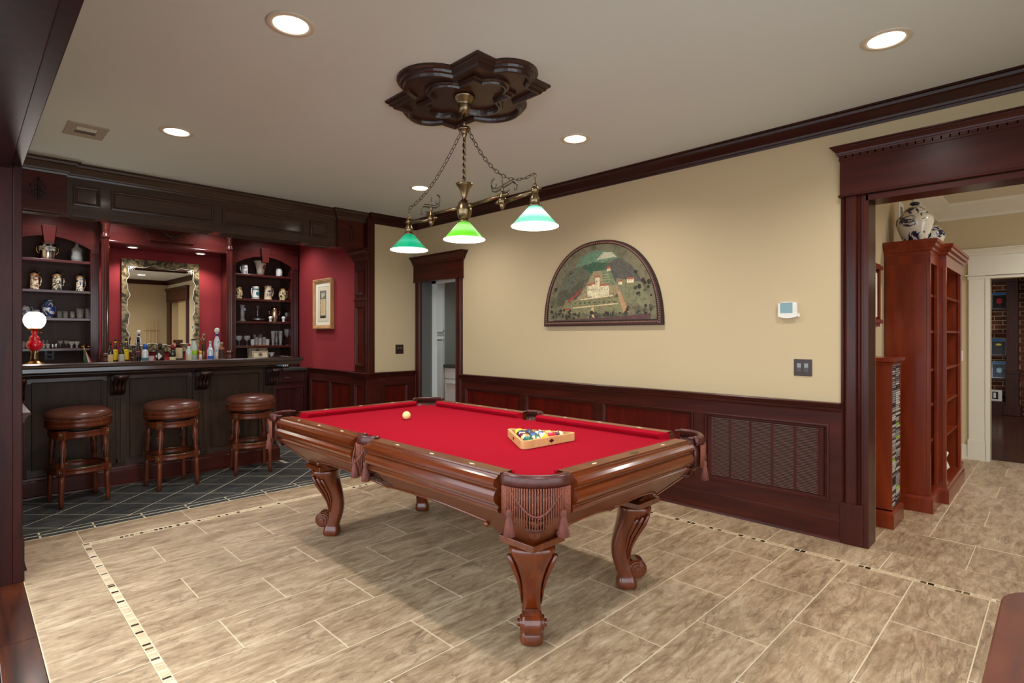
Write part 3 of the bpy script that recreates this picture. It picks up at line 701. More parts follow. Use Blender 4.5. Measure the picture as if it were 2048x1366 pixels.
# antique mirror
mr = thing('wall_mirror', 'tall antique mirror with mottled scalloped border on the red wall behind the bar', 'mirror', (1.83, YB-.015, 1.16), radians(.5))
f = MB(); f.box(-.425, .425, -.014, .006, .0, 1.15); f.build('glass', M['mirror'], mr)
f = MB(); n = 60; inner = []; W, H_ = .43, 1.155
def wav(t): return .018*abs(sin(t*pi*1.0))
b0 = .066; b1 = .090; cor = [(-W+b0, b1), (-W+b0, H_-b1), (W-b0, H_-b1), (W-b0, b1)]; vs = []; fs = []; ed = []
def wave(t, k): return (.014*sin(k*pi*t)+.007*sin(2.3*k*pi*t+1))*min(1, 8*t, 8*(1-t))
for q in range(4):
    (ax, az), (bx, bz) = cor[q], cor[(q+1) % 4]; k = (7, 4, 7, 4)[q]; nx, nz = ((1,0),(0,-1),(-1,0),(0,1))[q]
    ox = [(-W,0),(-W,H_),(W,H_),(W,0)]; (cx, cz), (dx, dz) = ox[q], ox[(q+1) % 4]
    for i in range(40):
        t = i/40; w_ = wave(t, k); ix, iz = ax+(bx-ax)*t+nx*w_, az+(bz-az)*t+nz*w_; x, z = cx+(dx-cx)*t, cz+(dz-cz)*t
        vs += [(x, -.012, z), (x, -.019, z), (ix, -.019, iz), (ix, -.0145, iz)]; ed.append((ix, -.0205, iz))
N4 = len(ed)
for i in range(N4):
    j = (i+1) % N4
    for q in range(3): fs.append((4*i+q, 4*j+q, 4*j+q+1, 4*i+q+1))
f.add(vs, fs); f.build('mottled_border', M['antique'], mr)
f = MB(); f.tube(ed, .0028, 5, closed=True)
for sx_, sz_ in ((-1, 1), (1, 1)):
    for k in range(5):
        a = radians(-20-22*k) if sx_ < 0 else radians(200+22*k)
        f.tube([(sx_*(W-.09), -.021, H_-.09), (sx_*(W-.09)+cos(a)*.06, -.021, H_-.09+sin(a)*.06)], [.001, .004], 5)
f.build('etched_line', M['plastic'], mr)

# ================================================================ the bar
BY = 6.13; BX0, BX1 = .26, 2.465
bar = thing('bar_counter', 'dark panelled bar with carved corbels and a raised dark top', 'bar', (1.4, BY, 0))
f = MB(); f.box(BX0, BX1-.02, BY+.022, BY+.42, 0, 1.03); f.build('body', M['bar'], bar, world=True)
tb = fN(BY+.022); PW = .135; pc = [.325, 1.012, 1.70, 2.388]
f = MB(tb); f.box(BX0, BX1, .96, 1.03, 0, .018); f.box(BX0, BX1, 0, .235, 0, .018); f.build('rail_boards', M['barx'], bar, world=True)
for q, xc in enumerate(pc):
    f = MB(tb); w0 = PW/2; n = 3
    f.box(xc-w0, xc+w0, 0, 1.03, 0, .022); z0, z1 = .26, .80
    k = 7; s = PW/k
    for i in range(k):
        if i not in (2, 4) and i != 3: f.box(xc-w0+i*s, xc-w0+(i+1)*s, .2, 1.03, .022, .034)
    f.box(xc-w0+3*s+.003, xc-w0+4*s-.003, .2, .80, .022, .034)
    f.box(xc-w0+2*s, xc-w0+5*s, .2, .24, .022, .034); f.box(xc-w0+2*s, xc-w0+5*s, .80, 1.03, .022, .034)
    f.build('pilaster', M['bar'], bar, world=True, bev=.0015)
    # carved corbel: scroll profile with leaf lobes
    f = MB()
    prof = [(0,1.03),(.20,1.03),(.215,1.02),(.22,1.0),(.205,.98),(.17,.965),(.135,.95),(.115,.93),(.11,.91),(.115,.89),(.11,.87),(.085,.85),(.055,.835),(.02,.825),(0,.82)]
    cw = .052; vs = [(xc-cw, BY-.012-a, z) for a, z in prof]+[(xc+cw, BY-.012-a, z) for a, z in prof]; m = len(prof)
    f.add(vs, [(i,(i+1)%m,m+(i+1)%m,m+i) for i in range(m)]+[tuple(range(m)), tuple(range(2*m-1,m-1,-1))])
    cb = f.build('corbel', M['carve'], bar, world=True, bev=.003)
    f = MB()
    for dx in (-.033, 0, .033):
        f.tube([(xc+dx, BY-.22, 1.005), (xc+dx, BY-.19, .965), (xc+dx, BY-.14, .94), (xc+dx*.9, BY-.135, .90), (xc+dx*.8, BY-.128, .87), (xc+dx*.5, BY-.085, .84)], [.008,.014,.015,.017,.014,.006], 8)
        f.sphere((xc+dx, BY-.128, .884), .016, 8)
    f.tube([(xc-.056, BY-.215, 1.0), (xc+.056, BY-.215, 1.0)], .018, 10)
    f.tube([(xc-.05, BY-.12, .90), (xc+.05, BY-.12, .90)], .010, 8)
    f.build('acanthus_carving', M['carve'], cb, world=True)
for a, b in zip(pc, pc[1:]):
    a2, b2 = a+PW/2, b-PW/2
    f = MB(tb); f.box(a2, b2, .235, .96, 0, .004); f.build('panel', M['bar'], bar, world=True)
    for (u0, u1, v0, v1) in ((a2, a2+.035, .235, .96), (b2-.035, b2, .235, .96), (a2, b2, .925, .96), (a2, b2, .235, .27)):
        pass
    f = MB(tb); f.box(a2, a2+.04, .235, .96, 0, .018); f.build('stile', M['bar'], bar, world=True); f = MB(tb); f.box(b2-.04, b2, .235, .96, 0, .018); f.build('stile', M['bar'], bar, world=True)
    ring_ = MB(); P = [tb(u, v, .004) for u, v in ((a2+.04,.235),(b2-.04,.235),(b2-.04,.96),(a2+.04,.96))]
    ring_.sweep(P, PMOLD, closed=True, N=(0,-1,0), flip=-1); ring_.build('panel_moulding', M['bar'], bar, world=True)
path = [(BX0, BY), ]
for xc in pc:
    path += [(xc-PW/2-.002, BY), (xc-PW/2-.002, BY-.016), (xc+PW/2+.002, BY-.016), (xc+PW/2+.002, BY)] if xc > .4 and xc < 2.3 else []
path = [(BX0, BY-.016), (pc[0]+PW/2, BY-.016), (pc[0]+PW/2, BY)]
for xc in pc[1:3]: path += [(xc-PW/2, BY), (xc-PW/2, BY-.016), (xc+PW/2, BY-.016), (xc+PW/2, BY)]
path += [(pc[3]-PW/2, BY), (pc[3]-PW/2, BY-.016), (BX1, BY-.016), (BX1, BY+.42)]
for nm2, pr in (('baseboard', BASE), ('shoe_moulding', SHOE)):
    f = MB(); f.sweep([(x, y, 0) for x, y in path], pr, flip=-1); f.build(nm2, M['trimx'], bar, world=True)
f = MB(); f.sweep([(x, y, 1.0) for x, y in path], [(0,0),(.01,0),(.02,.015),(.03,.03),(.03,.035),(0,.035)], flip=-1); f.build('cove_moulding', M['barx'], bar, world=True)
# bar top: slab with raised rolled arm rest
f = MB(); f.box(BX0-.01, 2.60, 5.88, 6.50, 1.055, 1.108); f.build('top_slab', M['barx'], bar, world=True, bev=.004)
ARM = [(0,-.012),(.0,.012),(-.012,.026),(-.035,.034),(-.060,.034),(-.085,.024),(-.10,.012),(-.125,.006),(-.13,.0),(-.13,-.012)]
ARM = [(-.03,-.006),(.0,-.016),(.018,-.010),(.024,.004),(.014,.018),(-.006,.028),(-.035,.030),(-.06,.022),(-.085,.008),(-.11,.004),(-.11,-.006)]
f = MB(); f.sweep([(BX0-.01, 5.865, 1.108), (2.625, 5.865, 1.108), (2.625, 6.50, 1.108)], [(a, b-.0) for a, b in ARM], flip=-1)
f.box(BX0-.01, 2.61, 5.86, 5.9, 1.06, 1.105); f.box(2.59, 2.615, 5.87, 6.5, 1.06, 1.105)
o = f.build('arm_rest', M['bartop'], bar, world=True, bev=.004)

# ================================================================ bar stools
def stool(lab):
    t = thing('bar_stool', lab, 'stool', (0,0,0), 0, 'leather bar stools in front of the bar')
    f = MB(); f.lathe([(.235,.695),(.255,.70),(.262,.715),(.258,.735),(.235,.755),(.19,.770),(.12,.778),(.05,.781),(1e-4,.782)], n=40, caps=False); seat = f.build('seat_cushion', M['leather'], t)
    f = MB(); f.lathe([(.20,.622),(.245,.624),(.258,.635),(.258,.655),(.252,.665),(.258,.672),(.258,.692),(.25,.698),(.2,.70)], n=40); f.build('seat_ring', M['stool'], t)
    f = MB()
    for k in range(72): a = 2*pi*k/72; f.lathe([(.0042,0),(.003,.002),(1e-4,.003)], .258*cos(a), .258*sin(a), .700, 5)
    f.build('nailheads', M['nail'], seat, kind='stuff')
    f = MB(); f.lathe([(.15,.545),(.222,.545),(.226,.552),(.222,.560),(.222,.585),(.226,.592),(.222,.60),(.15,.60)], n=36); f.build('apron', M['stool'], t)
    f = MB(); f.lathe([(.12,.60),(.2,.60),(.2,.622),(.12,.622)], n=24); f.build('swivel_plate', M['black'], t)
    for k in range(4):
        a = pi/4+k*pi/2; ca, sa = cos(a), sin(a)
        f = MB()
        def at(r, z): return (r*ca, r*sa, z)
        rr = [(.255,0,.019),(.252,.06,.021),(.247,.20,.023),(.245,.255,.024)]
        f.tube([at(*q[:2]) for q in rr], [q[2] for q in rr], 12)
        f.tube([at(.243,.31), at(.242,.325), at(.241,.335), at(.240,.35), at(.232,.47), at(.228,.505), at(.227,.515), at(.226,.53), at(.226,.54)], [.020,.018,.022,.020,.027,.026,.020,.024,.024], 14)
        leg = f.build('leg', M['stool'], t)
        f = MB()
        for j in range(7):
            b = a+2*pi*j/7; f.tube([(.239*ca+.021*cos(b), .239*sa+.021*sin(b), .36), (.232*ca+.0275*cos(b), .232*sa+.0275*sin(b), .47)], .0035, 4)
        f.build('fluting', M['carve'], leg, kind='stuff')
        for z0, z1, rc in ((.255,.315,.244), (.54,.61,.226)):
            f = MB(); u = (ca, sa); v = (-sa, ca); s_ = .029; P = [(rc*ca+s_*(i*ca)+s_*(j*-sa), rc*sa+s_*(i*sa)+s_*(j*ca)) for i, j in ((-1,-1),(1,-1),(1,1),(-1,1))]
            f.prism(P, z0, z1); bl = f.build('corner_block', M['stool'], t, bev=.003)
            f = MB(); zc = (z0+z1)/2; c0 = ((rc+s_)*ca, (rc+s_)*sa, zc); f.sphere(c0, .008, 8)
            for j in range(8): b = 2*pi*j/8; f.sphere((c0[0]+v[0]*.014*cos(b), c0[1]+v[1]*.014*cos(b), c0[2]+.014*sin(b)), .005, 6)
            f.build('rosette', M['brass'], bl)
    f = MB(); f.lathe([(.205,.262),(.238,.262),(.241,.268),(.236,.274),(.236,.296),(.241,.302),(.238,.308),(.205,.308),(.205,.262)], n=44, caps=False); f.build('foot_ring', M['stool'], t)
    f = MB(); f.lathe([(.203,.308),(.239,.308),(.239,.3115),(.203,.3115),(.203,.308)], n=44, caps=False); f.build('brass_tread', M['brass'], t)
    return t
s0 = stool('leftmost brown leather bar stool, before the bar near the post'); s0.location = (.695, 5.76, 0); s0.rotation_euler.z = radians(8); s0.scale = (.87, .87, 1)
dup(s0, (1.375, 5.79, 0), radians(6), 'middle brown leather bar stool, between the two middle corbels')
dup(s0, (2.08, 5.82, 0), radians(-11), 'rightmost brown leather bar stool, by the right end of the bar')
# ================================================================ billiard table
TX, TY = 2.187, 2.622; HX, HY = .565, 1.130; TZ = .825      # centre, half play field between noses
tb_ = thing('billiard_table', 'carved mahogany billiard table with red felt and fringed leather pockets', 'billiard table', (TX, TY, 0))
RAIL = [(.045,TZ),(.112,TZ),(.114,TZ-.006),(.124,TZ-.006),(.128,TZ-.014),(.140,TZ-.018),(.149,TZ-.030),(.149,TZ-.042),(.141,TZ-.052),(.131,TZ-.056),(.130,TZ-.062),(.139,TZ-.070),(.147,TZ-.084),(.148,TZ-.098),(.142,TZ-.112),(.130,TZ-.122),(.122,TZ-.128),(.120,TZ-.134),(.126,TZ-.142),(.124,TZ-.152),(.112,TZ-.160),(.060,TZ-.160),(.045,TZ-.05)]
CLOTH = [(0,TZ-.008),(.045,TZ+.001),(.047,TZ-.004),(.047,TZ-.05),(.02,TZ-.045),(.002,TZ-.018)]
PC, PS = .105, .062                                     # cut-backs at corner and side pockets
def seg(par, name, prof, m_, a, b, side, mitre0, mitre1, cz=0):
    """a..b along the side, mitres push the ends by fraction of the offset"""
    f = MB(); k = len(prof); vs = []
    for t, mm in ((a, -mitre0), (b, mitre1)):
        for o, z in prof:
            tt = t+mm*o
            vs.append({'E': (HX+o, tt, z), 'W': (-HX-o, tt, z), 'N': (tt, HY+o, z), 'S': (tt, -HY-o, z)}[side])
    f.add(vs, [(i,(i+1)%k,k+(i+1)%k,k+i) for i in range(k)]+[tuple(range(k)), tuple(range(2*k-1,k-1,-1))])
    return f.build(name, m_, par)
for side in 'EW':
    for a, b in ((-HY+PC-.02, -PS-.012), (PS+.012, HY-PC+.02)):
        r = seg(tb_, 'rail', RAIL, M['tabley'], a, b, side, .0, .0)
        inner0, inner1 = (a+.012, b-.015)
        seg(tb_, 'rail_top', [(.046,TZ+.0006),(.110,TZ+.0006),(.110,TZ-.004),(.046,TZ-.004)], M['railtop'], a, b, side, 0, 0)
        c0, c1 = (1.0, .45) if a < 0 else (.45, 1.0)
        seg(tb_, 'cushion', CLOTH, M['felt'], a+.03 if c0 == 1 else a+.02, b-.02 if c0 == 1 else b-.03, side, c0, c1)
for side in 'NS':
    a, b = -HX+PC-.02, HX-PC+.02
    seg(tb_, 'rail', RAIL, M['tablex'], a, b, side, 0, 0)
    seg(tb_, 'rail_top', [(.046,TZ+.0006),(.110,TZ+.0006),(.110,TZ-.004),(.046,TZ-.004)], M['railtop'], a, b, side, 0, 0)
    seg(tb_, 'cushion', CLOTH, M['felt'], a+.03, b-.03, side, 1, 1)
for i in range(-3, 4):                                     # diamond sights
    for sx in (-1, 1):
        if i:
            f = MB(); f.add([(0,-.018,0),(.008,0,0),(0,.018,0),(-.008,0,0),(0,-.018,.0012),(.008,0,.0012),(0,.018,.0012),(-.008,0,.0012)], [(4,5,6,7),(0,1,5,4),(1,2,6,5),(2,3,7,6),(3,0,4,7)])
            o = f.build('sight', M['ivory'], tb_); o.location = (sx*(HX+.086), i*.2815, TZ+.0004)
for i in (-1, 0, 1):
    for sy in (-1, 1):
        if i == 0 and sy < 0:
            f = MB(); f.lathe([(.03,0),(.03,.0012),(.027,.002),(1e-4,.0016)], n=24, sx=1, sy=.42); o = f.build('badge', M['brass'], tb_); o.location = (.02, -HY-.084, TZ+.0006); continue
        f = MB(); f.add([(-.018,0,0),(0,-.008,0),(.018,0,0),(0,.008,0),(-.018,0,.0012),(0,-.008,.0012),(.018,0,.0012),(0,.008,.0012)], [(4,5,6,7),(0,1,5,4),(1,2,6,5),(2,3,7,6),(3,0,4,7)])
        o = f.build('sight', M['ivory'], tb_); o.location = (i*.2825, sy*(HY+.082), TZ+.0004)
BED = TZ-.037
# bed cut away at the pockets
bed = []
def notch(cx, cy, a0, a1, r=.058): return arc(cx, cy, r, a0, a1, 8)
X_, Y_ = HX+.03, HY+.03
bed += [(-X_+.05, -Y_)]+[( X_-.05, -Y_)]+notch(X_-.0, -Y_+.0, 180, 90, .05)[0:]+[(X_, -PS)]+notch(X_+.01, 0, 255, 105, .05)+[(X_, PS)]+notch(X_, Y_, 270, 180, .05)+notch(-X_, Y_, 360, 270, .05)+[(-X_, PS)]+notch(-X_-.01, 0, 75, -75, .05)+[(-X_, -PS)]+notch(-X_, -Y_, 90, 0, .05)
f = MB(); f.prism(bed, BED-.02, BED); f.build('bed', M['felt'], tb_)
f = MB(); f.box(-HX-.02, HX+.02, -HY-.02, HY+.02, BED-.05, BED-.021); f.build('slate_bed', M['black'], tb_)
f = MB(); f.lathe([(.003,0),(1e-4,.0004)], n=10); o = f.build('foot_spot', M['black'], tb_); o.location = (0, -HY/2, BED)
# tapered apron with arched lower edge
def apron(side):
    if side in 'EW': L0, L1, o0, o1 = HY+.09, HY-.12, HX+.095, HX-.10
    else: L0, L1, o0, o1 = HX+.09, HX-.12, HY+.095, HY-.10
    L1 += .0; z0, z1 = TZ-.16, .478; n = 40; f = MB(); vs = []; fs = []
    for w_ in (0, .022):
        for i in range(n+1):
            t = -1+2*i/n; at_ = abs(t)
            if at_ > .80: zb = z1
            elif at_ > .77: zb = z1+(.80-at_)/.03*.075
            else: zb = .540+.028*sin(pi*min(1, at_/.77))*1.0 + (.0 if at_ > .04 else -.006)
            for z in (z0, zb):
                k = (z0-z)/(z0-z1); L = L0+(L1-L0)*k; o = o0+(o1-o0)*k-w_
                x, y = (o, t*L) if side in 'EW' else (t*L, o)
                if side in 'WS': x, y = (-x, y) if side == 'W' else (x, -y)
                vs.append((x, y, z))
    m = 2*(n+1)
    for i in range(n):
        for o in (0, m): fs.append((o+2*i, o+2*i+2, o+2*i+3, o+2*i+1))
        fs.append((2*i+1, 2*i+3, m+2*i+3, m+2*i+1))
    f.add(vs, fs); a_ = f.build('apron', M['apron'], tb_)
    # bead along the lower edge
    pts = [Vector(vs[2*i+1]) for i in range(n+1) if abs(-1+2*i/n) <= .79]
    nrm = {'E':(1,0,0),'W':(-1,0,0),'N':(0,1,0),'S':(0,-1,0)}[side]
    f = MB(); f.tube([p+Vector(nrm)*.003+Vector((0,0,.004)) for p in pts], .008, 6)
    for e in (pts[0], pts[-1]): f.sphere(e+Vector(nrm)*.004+Vector((0,0,-.008)), .014, 8)
    f.build('bead', M['table'], a_)
    return a_
aps = {s_: apron(s_) for s_ in 'EWNS'}
for sx in (-1, 1):
    for sy in (-1, 1):                                      # corner boards of the apron
        f = MB(); A = (HX+.097, HY+.097, TZ-.16); B = (HX-.098, HY-.098, .478)
        def cn(p, dx, dy): return (sx*(p[0]+dx), sy*(p[1]+dy), p[2])
        vs = [cn(A,.004,.004), cn(A,-.035,.004), cn(A,-.035,-.02), cn(A,-.02,-.035), cn(A,.004,-.035)]
        vs += [cn(B,.004,.004), cn(B,-.03,.004), cn(B,-.03,-.02), cn(B,-.02,-.03), cn(B,.004,-.03)]
        f.add(vs, [(i,(i+1)%5,5+(i+1)%5,5+i) for i in range(5)]+[(0,1,2,3,4),(9,8,7,6,5)]); f.build('corner_board', M['table'], tb_, bev=.003)
for sgn in (-1, 1):                                          # carved ornament at mid side
    f = MB()
    def Wp(u, v): k = (TZ-.16-v)/(TZ-.16-.478); return (sgn*(HX+.098-.195*k), u, v)
    for q in (-1, 1):
        f.tube([Wp(q*(.018+.022*(1-.6*t)*(1-cos(5.5*t))), .608+.028*(1-.5*t)*sin(5.5*t)) for t in [i/12 for i in range(13)]], .0042, 6)
        f.tube([Wp(q*(.02+.075*t), .578+.010*sin(6*t)) for t in [i/8 for i in range(9)]], [.005,.005,.005,.005,.005,.004,.004,.003,.002], 6)
    f.tube([Wp(-.02, .6), Wp(0, .58), Wp(.02, .6)], .004, 6); f.tube([Wp(-.012,.632), Wp(0,.645), Wp(.012,.632)], .004, 6)
    f.build('carved_ornament', M['carve'], aps['E' if sgn > 0 else 'W'])
# cabriole legs set on the diagonals
def leg_mesh():
    # (z, inner u, outer u, half width)
    S = [(.463,-.052,.118,.098),(.452,-.05,.130,.106),(.43,-.046,.130,.104),(.40,-.045,.120,.090),(.36,-.052,.100,.074),(.31,-.066,.070,.060),(.26,-.080,.045,.050),(.21,-.084,.028,.046),(.17,-.080,.020,.044),(.13,-.070,.022,.045),(.095,-.058,.040,.046),(.072,-.050,.046,.046),(.062,-.050,.050,.048),(.045,-.056,.056,.054),(.015,-.058,.060,.056),(0,-.052,.054,.050)]
    f = MB(); f.smooth = True; n = 16; vs = []; fs = []
    for z, ui, uo, hw in S:
        c_ = (ui+uo)/2; ru = (uo-ui)/2
        for k in range(n):
            a = 2*pi*k/n; e = .62
            cx = math.copysign(abs(cos(a))**e, cos(a)); sy = math.copysign(abs(sin(a))**e, sin(a))
            vs.append((c_+ru*cx, hw*sy, z))
    for j in range(len(S)-1):
        for k in range(n): fs.append((j*n+k, j*n+(k+1)%n, (j+1)*n+(k+1)%n, (j+1)*n+k))
    fs += [tuple(range(n)), tuple((len(S)-1)*n+k for k in range(n-1,-1,-1))]
    return f.add(vs, fs)
def scroll_mesh():
    f = MB(); cu, cz, hw = .052, .112, .034
    f.smooth = True
    n = 20
    vs = [(cu+.052*cos(2*pi*k/n), s_*hw*.98, cz+.052*sin(2*pi*k/n)) for s_ in (-1, 1) for k in range(n)]
    f.add(vs, [(k, (k+1)%n, n+(k+1)%n, n+k) for k in range(n)]); f.smooth = False
    f.add(vs, [tuple(range(n)), tuple(range(2*n-1, n-1, -1))])
    for s_ in (-1, 1):
        for r0, h in ((.047,.010),(.036,.020),(.018,.032)):
            a = [(cu+r0*cos(2*pi*k/n), s_*(hw*.98), cz+r0*sin(2*pi*k/n)) for k in range(n)]+[(cu+r0*.88*cos(2*pi*k/n), s_*(hw*.98+h), cz+r0*.88*sin(2*pi*k/n)) for k in range(n)]
            f.add(a, [(k, (k+1)%n, n+(k+1)%n, n+k) for k in range(n)]+[tuple(range(n, 2*n))])
    return f
lm = None
for sx in (-1, 1):
    for sy in (-1, 1):
        e = bpy.data.objects
        ang = atan2(sy, sx)
        if lm is None:
            o = leg_mesh().build('leg', M['table'], tb_, sub=1); lm = o.data
            s_ = scroll_mesh().build('scroll', M['table'], o, bev=.002); sm_ = s_.data
            f = MB()
            for q in (-1, 1):
                for k in range(3):
                    f.tube([(.095-.028*k, q*(.102-.003*k), .425-.012*k), (.080-.026*k, q*(.082-.002*k), .37), (.044-.022*k, q*.061, .30), (.018-.014*k, q*.050, .24), (.0, q*.044, .17)], [.010,.012,.009,.006,.002], 6)
            l_ = f.build('leaf_carving', M['table'], o); fm_ = l_.data
            f = MB(); f.prism(rrect(-.105, .105, -.105, .105, .004, 1), .463, .492); c_ = f.build('cap_plate', M['table'], tb_, bev=.010); cm_ = c_.data
        else:
            o = link('leg', lm, tb_, sub=1); s_ = link('scroll', sm_, o, bev=.002); l_ = link('leaf_carving', fm_, o); c_ = link('cap_plate', cm_, tb_, bev=.010)
        o.location = (sx*.378, sy*.937, 0); o.rotation_euler = (0, 0, ang)
        c_.location = (sx*.403, sy*.962, 0)
# pockets: leather hood, fringe, tassels, net
def pocket(cx, cy, ang, w_, corner):
    p = bpy.data.objects.new('pocket', None)
    f = MB(); R_ = w_; n = 16
    arcp = [(R_*cos(t), R_*sin(t)) for t in [(-1.45+2.9*i/n) if corner else (-1.35+2.7*i/n) for i in range(n+1)]]
    sxk = .62 if corner else .55
    pts = [(a*sxk, b) for a, b in arcp]
    top = TZ+.006
    SEC = [(-.012,.0),(-.010,.008),(.0,.012),(.012,.010),(.020,.0),(.022,-.018),(.020,-.036),(.004,-.036),(-.004,-.012)]
    f.smooth = True; f.sweep([(x, y, top) for x, y in pts], SEC, flip=-1)
    for e in (pts[0], pts[-1]): f.sphere((e[0]-.012, e[1], top+.001), .013, 8, 1.6, 1, .6)
    o = f.build('pocket', M['pleather'], tb_); o.location = (cx, cy, 0); o.rotation_euler = (0,0,ang)
    f = MB(); f.smooth = True
    f.sweep([(x*1.0, y, TZ-.03) for x, y in pts], [(.004,.0),(.006,0),(.006,-.115),(.002,-.115)], flip=-1); f.build('pocket_liner', M['pleather'], o)
    f = MB(); ns = 34 if corner else 18                       # bullion fringe strands
    span = pts[2:-2]
    for i in range(ns):
        t = i/(ns-1)*(len(span)-1); k = min(int(t), len(span)-2); fr_ = t-k
        x = span[k][0]*(1-fr_)+span[k+1][0]*fr_; y = span[k][1]*(1-fr_)+span[k+1][1]*fr_; d = Vector((x, y, 0)).normalized()
        L = (.115+.045*(1-abs(2*i/(ns-1)-1)) if corner else .07+.07*(1-abs(2*i/(ns-1)-1)))
        x += d.x*.026; y += d.y*.026; r_ = .0032
        f.tube([(x, y, TZ-.028), (x*1.0, y, TZ-.028-L*.5), (x-.004*d.x, y, TZ-.028-L)], [r_, r_, r_*.7], 4)
    f.build('fringe', M['fringe'], o, kind='stuff')
    a, b = span[0], span[-1]; f = MB()
    sw = [(a[0]*(1-t)+b[0]*t+.045*sin(pi*t)+.03, a[1]*(1-t)+b[1]*t, TZ-.035-(.095 if corner else .085)*sin(pi*t)) for t in [i/12 for i in range(13)]]
    f.tube(sw, .0042, 6)
    for q in (a, b): f.tube([(q[0]+.03, q[1]*.97, TZ-.03), (q[0]+.034, q[1]*.98, TZ-.118)], .004, 6)
    f.build('cord', M['tassel'], o)
    for q in (a, b):
        f = MB(); f.lathe([(.004,.0),(.012,-.006),(.014,-.02),(.010,-.032),(.013,-.036),(.018,-.06),(.024,-.10),(.020,-.102),(1e-4,-.10)][::-1], n=10)
        t_ = f.build('tassel', M['tassel'], o); t_.location = (q[0]+.036, q[1]*.98, TZ-.112)
    # basket: rounded leather cage below the pocket
    f = MB(); bx = -.012
    for k in range(8):
        a_ = 2*pi*k/8; f.tube([(bx+.058*cos(a_), .058*sin(a_), TZ-.05), (bx+.060*cos(a_), .060*sin(a_), TZ-.13), (bx+.052*cos(a_), .052*sin(a_), TZ-.185), (bx+.03*cos(a_), .03*sin(a_), TZ-.215)], .006, 5)
    f.lathe([(1e-4,TZ-.222),(.034,TZ-.220),(.046,TZ-.205),(.040,TZ-.203),(1e-4,TZ-.212)], bx, 0, 0, 14)
    f.build('basket', M['pleather'], o)
    return o
for sx in (-1, 1):
    for sy in (-1, 1): pocket(sx*(HX+.035), sy*(HY+.035), atan2(sy, sx), .118, True)
    pocket(sx*(HX+.075), 0, 0 if sx > 0 else pi, .066, False)
# liners hide the underside of the pockets
# rack and balls
bd = .0286; RC = (2.222, 2.04)
rk = thing('ball_rack', 'light wooden triangle rack with dark diamond inlays on the red felt', 'rack', (RC[0], RC[1], BED), radians(-6))
def tri(rv, rr=.018):
    P = []
    for k in range(3):
        a = radians(92+120*k); cx, cy = (rv-2*rr)*cos(a), (rv-2*rr)*sin(a)
        P += arc(cx, cy, rr, math.degrees(a)-60, math.degrees(a)+60, 5)
    return P
P1, P0 = tri(.245, .024), tri(.212, .012); n = len(P1)
f = MB(); vs = [(x,y,z) for z in (.002,.044) for x,y in P1]+[(x,y,z) for z in (.002,.044) for x,y in P0]
fs = []
for i in range(n):
    j = (i+1) % n; fs += [(i,j,n+j,n+i), (2*n+i,3*n+i,3*n+j,2*n+j), (n+i,n+j,3*n+j,3*n+i), (i,2*n+i,2*n+j,j)]
f.add(vs, fs); f.build('frame', wood('rack_wood', (196,146,92), (216,170,116), .4), rk, bev=.0015)
for k in range(3):
    a = radians(152+120*k); d_ = (.245-.048)*.5+.024
    f = MB(); f.add([(0,-.02,0),(0,0,.011),(0,.02,0),(0,0,-.011),(.0008,-.02,0),(.0008,0,.011),(.0008,.02,0),(.0008,0,-.011)], [(4,5,6,7),(0,1,5,4),(1,2,6,5),(2,3,7,6),(3,0,4,7)])
    o = f.build('diamond_inlay', col(70,14,14,.4), rk); o.location = (d_*cos(a), d_*sin(a), .024); o.rotation_euler = (0,0,a)
cream = (238,224,176)
def ballmat(name, c, stripe):
    m = mat(name, c, .08, coat=.6)
    nt, N, L, b = nodes(m); tc = N.new('ShaderNodeTexCoord'); sp = N.new('ShaderNodeSeparateXYZ'); L.new(tc.outputs['Object'], sp.inputs[0])
    def absr(ax, thr, inv=False):
        a = N.new('ShaderNodeMath'); a.operation = 'ABSOLUTE'; L.new(sp.outputs[ax], a.inputs[0])
        g_ = N.new('ShaderNodeMath'); g_.operation = 'GREATER_THAN'; g_.inputs[1].default_value = thr; L.new(a.outputs[0], g_.inputs[0]); return g_.outputs[0]
    mx = N.new('ShaderNodeMix'); mx.data_type = 'RGBA'; mx.inputs[6].default_value = (*lin(c), 1); mx.inputs[7].default_value = (*lin(cream), 1)
    L.new(absr('Z', .0145 if stripe else 1), mx.inputs[0])
    m2 = N.new('ShaderNodeMix'); m2.data_type = 'RGBA'; L.new(absr('X', bd*.935), m2.inputs[0]); L.new(mx.outputs[2], m2.inputs[6]); m2.inputs[7].default_value = (*lin(cream), 1)
    L.new(m2.outputs[2], b.inputs['Base Color']); return m
balls = [('green', (10,92,66), 0), ('orange striped', (216,134,40), 1), ('green striped', (10,92,66), 1), ('dark red', (116,16,26), 0), ('blue', (20,78,136), 0), ('yellow striped', (232,190,40), 1),
         ('purple', (44,34,84), 0), ('black', (20,18,26), 0), ('blue striped', (28,60,130), 1), ('red', (196,20,44), 0), ('yellow', (240,200,30), 0), ('navy', (26,28,70), 0), ('dark red striped', (116,16,26), 1), ('orange', (222,140,50), 0), ('maroon striped', (80,16,22), 1)]
bmesh_ = MB().sphere((0,0,0), bd, 24); i = 0; base = None
apex = radians(212-6)
ux, uy = cos(apex), sin(apex); px_, py_ = -uy, ux
for r in range(5):
    for q in range(r+1):
        nm_, c_, st_2 = balls[i]
        dd = .133-r*bd*sqrt(3); ee = (q-r/2)*2*bd
        me = MB().sphere((0,0,0), bd, 24).build('billiard_ball', ballmat('ball_%d' % i, c_, st_2))
        tag(me, '%s ball in the wooden triangle rack' % nm_, 'billiard ball', 'racked billiard balls')
        me.location = (RC[0]+ux*dd+px_*ee, RC[1]+uy*dd+py_*ee, BED+bd); me.rotation_euler = (random.uniform(0,6), random.uniform(0,6), random.uniform(0,6)); i += 1
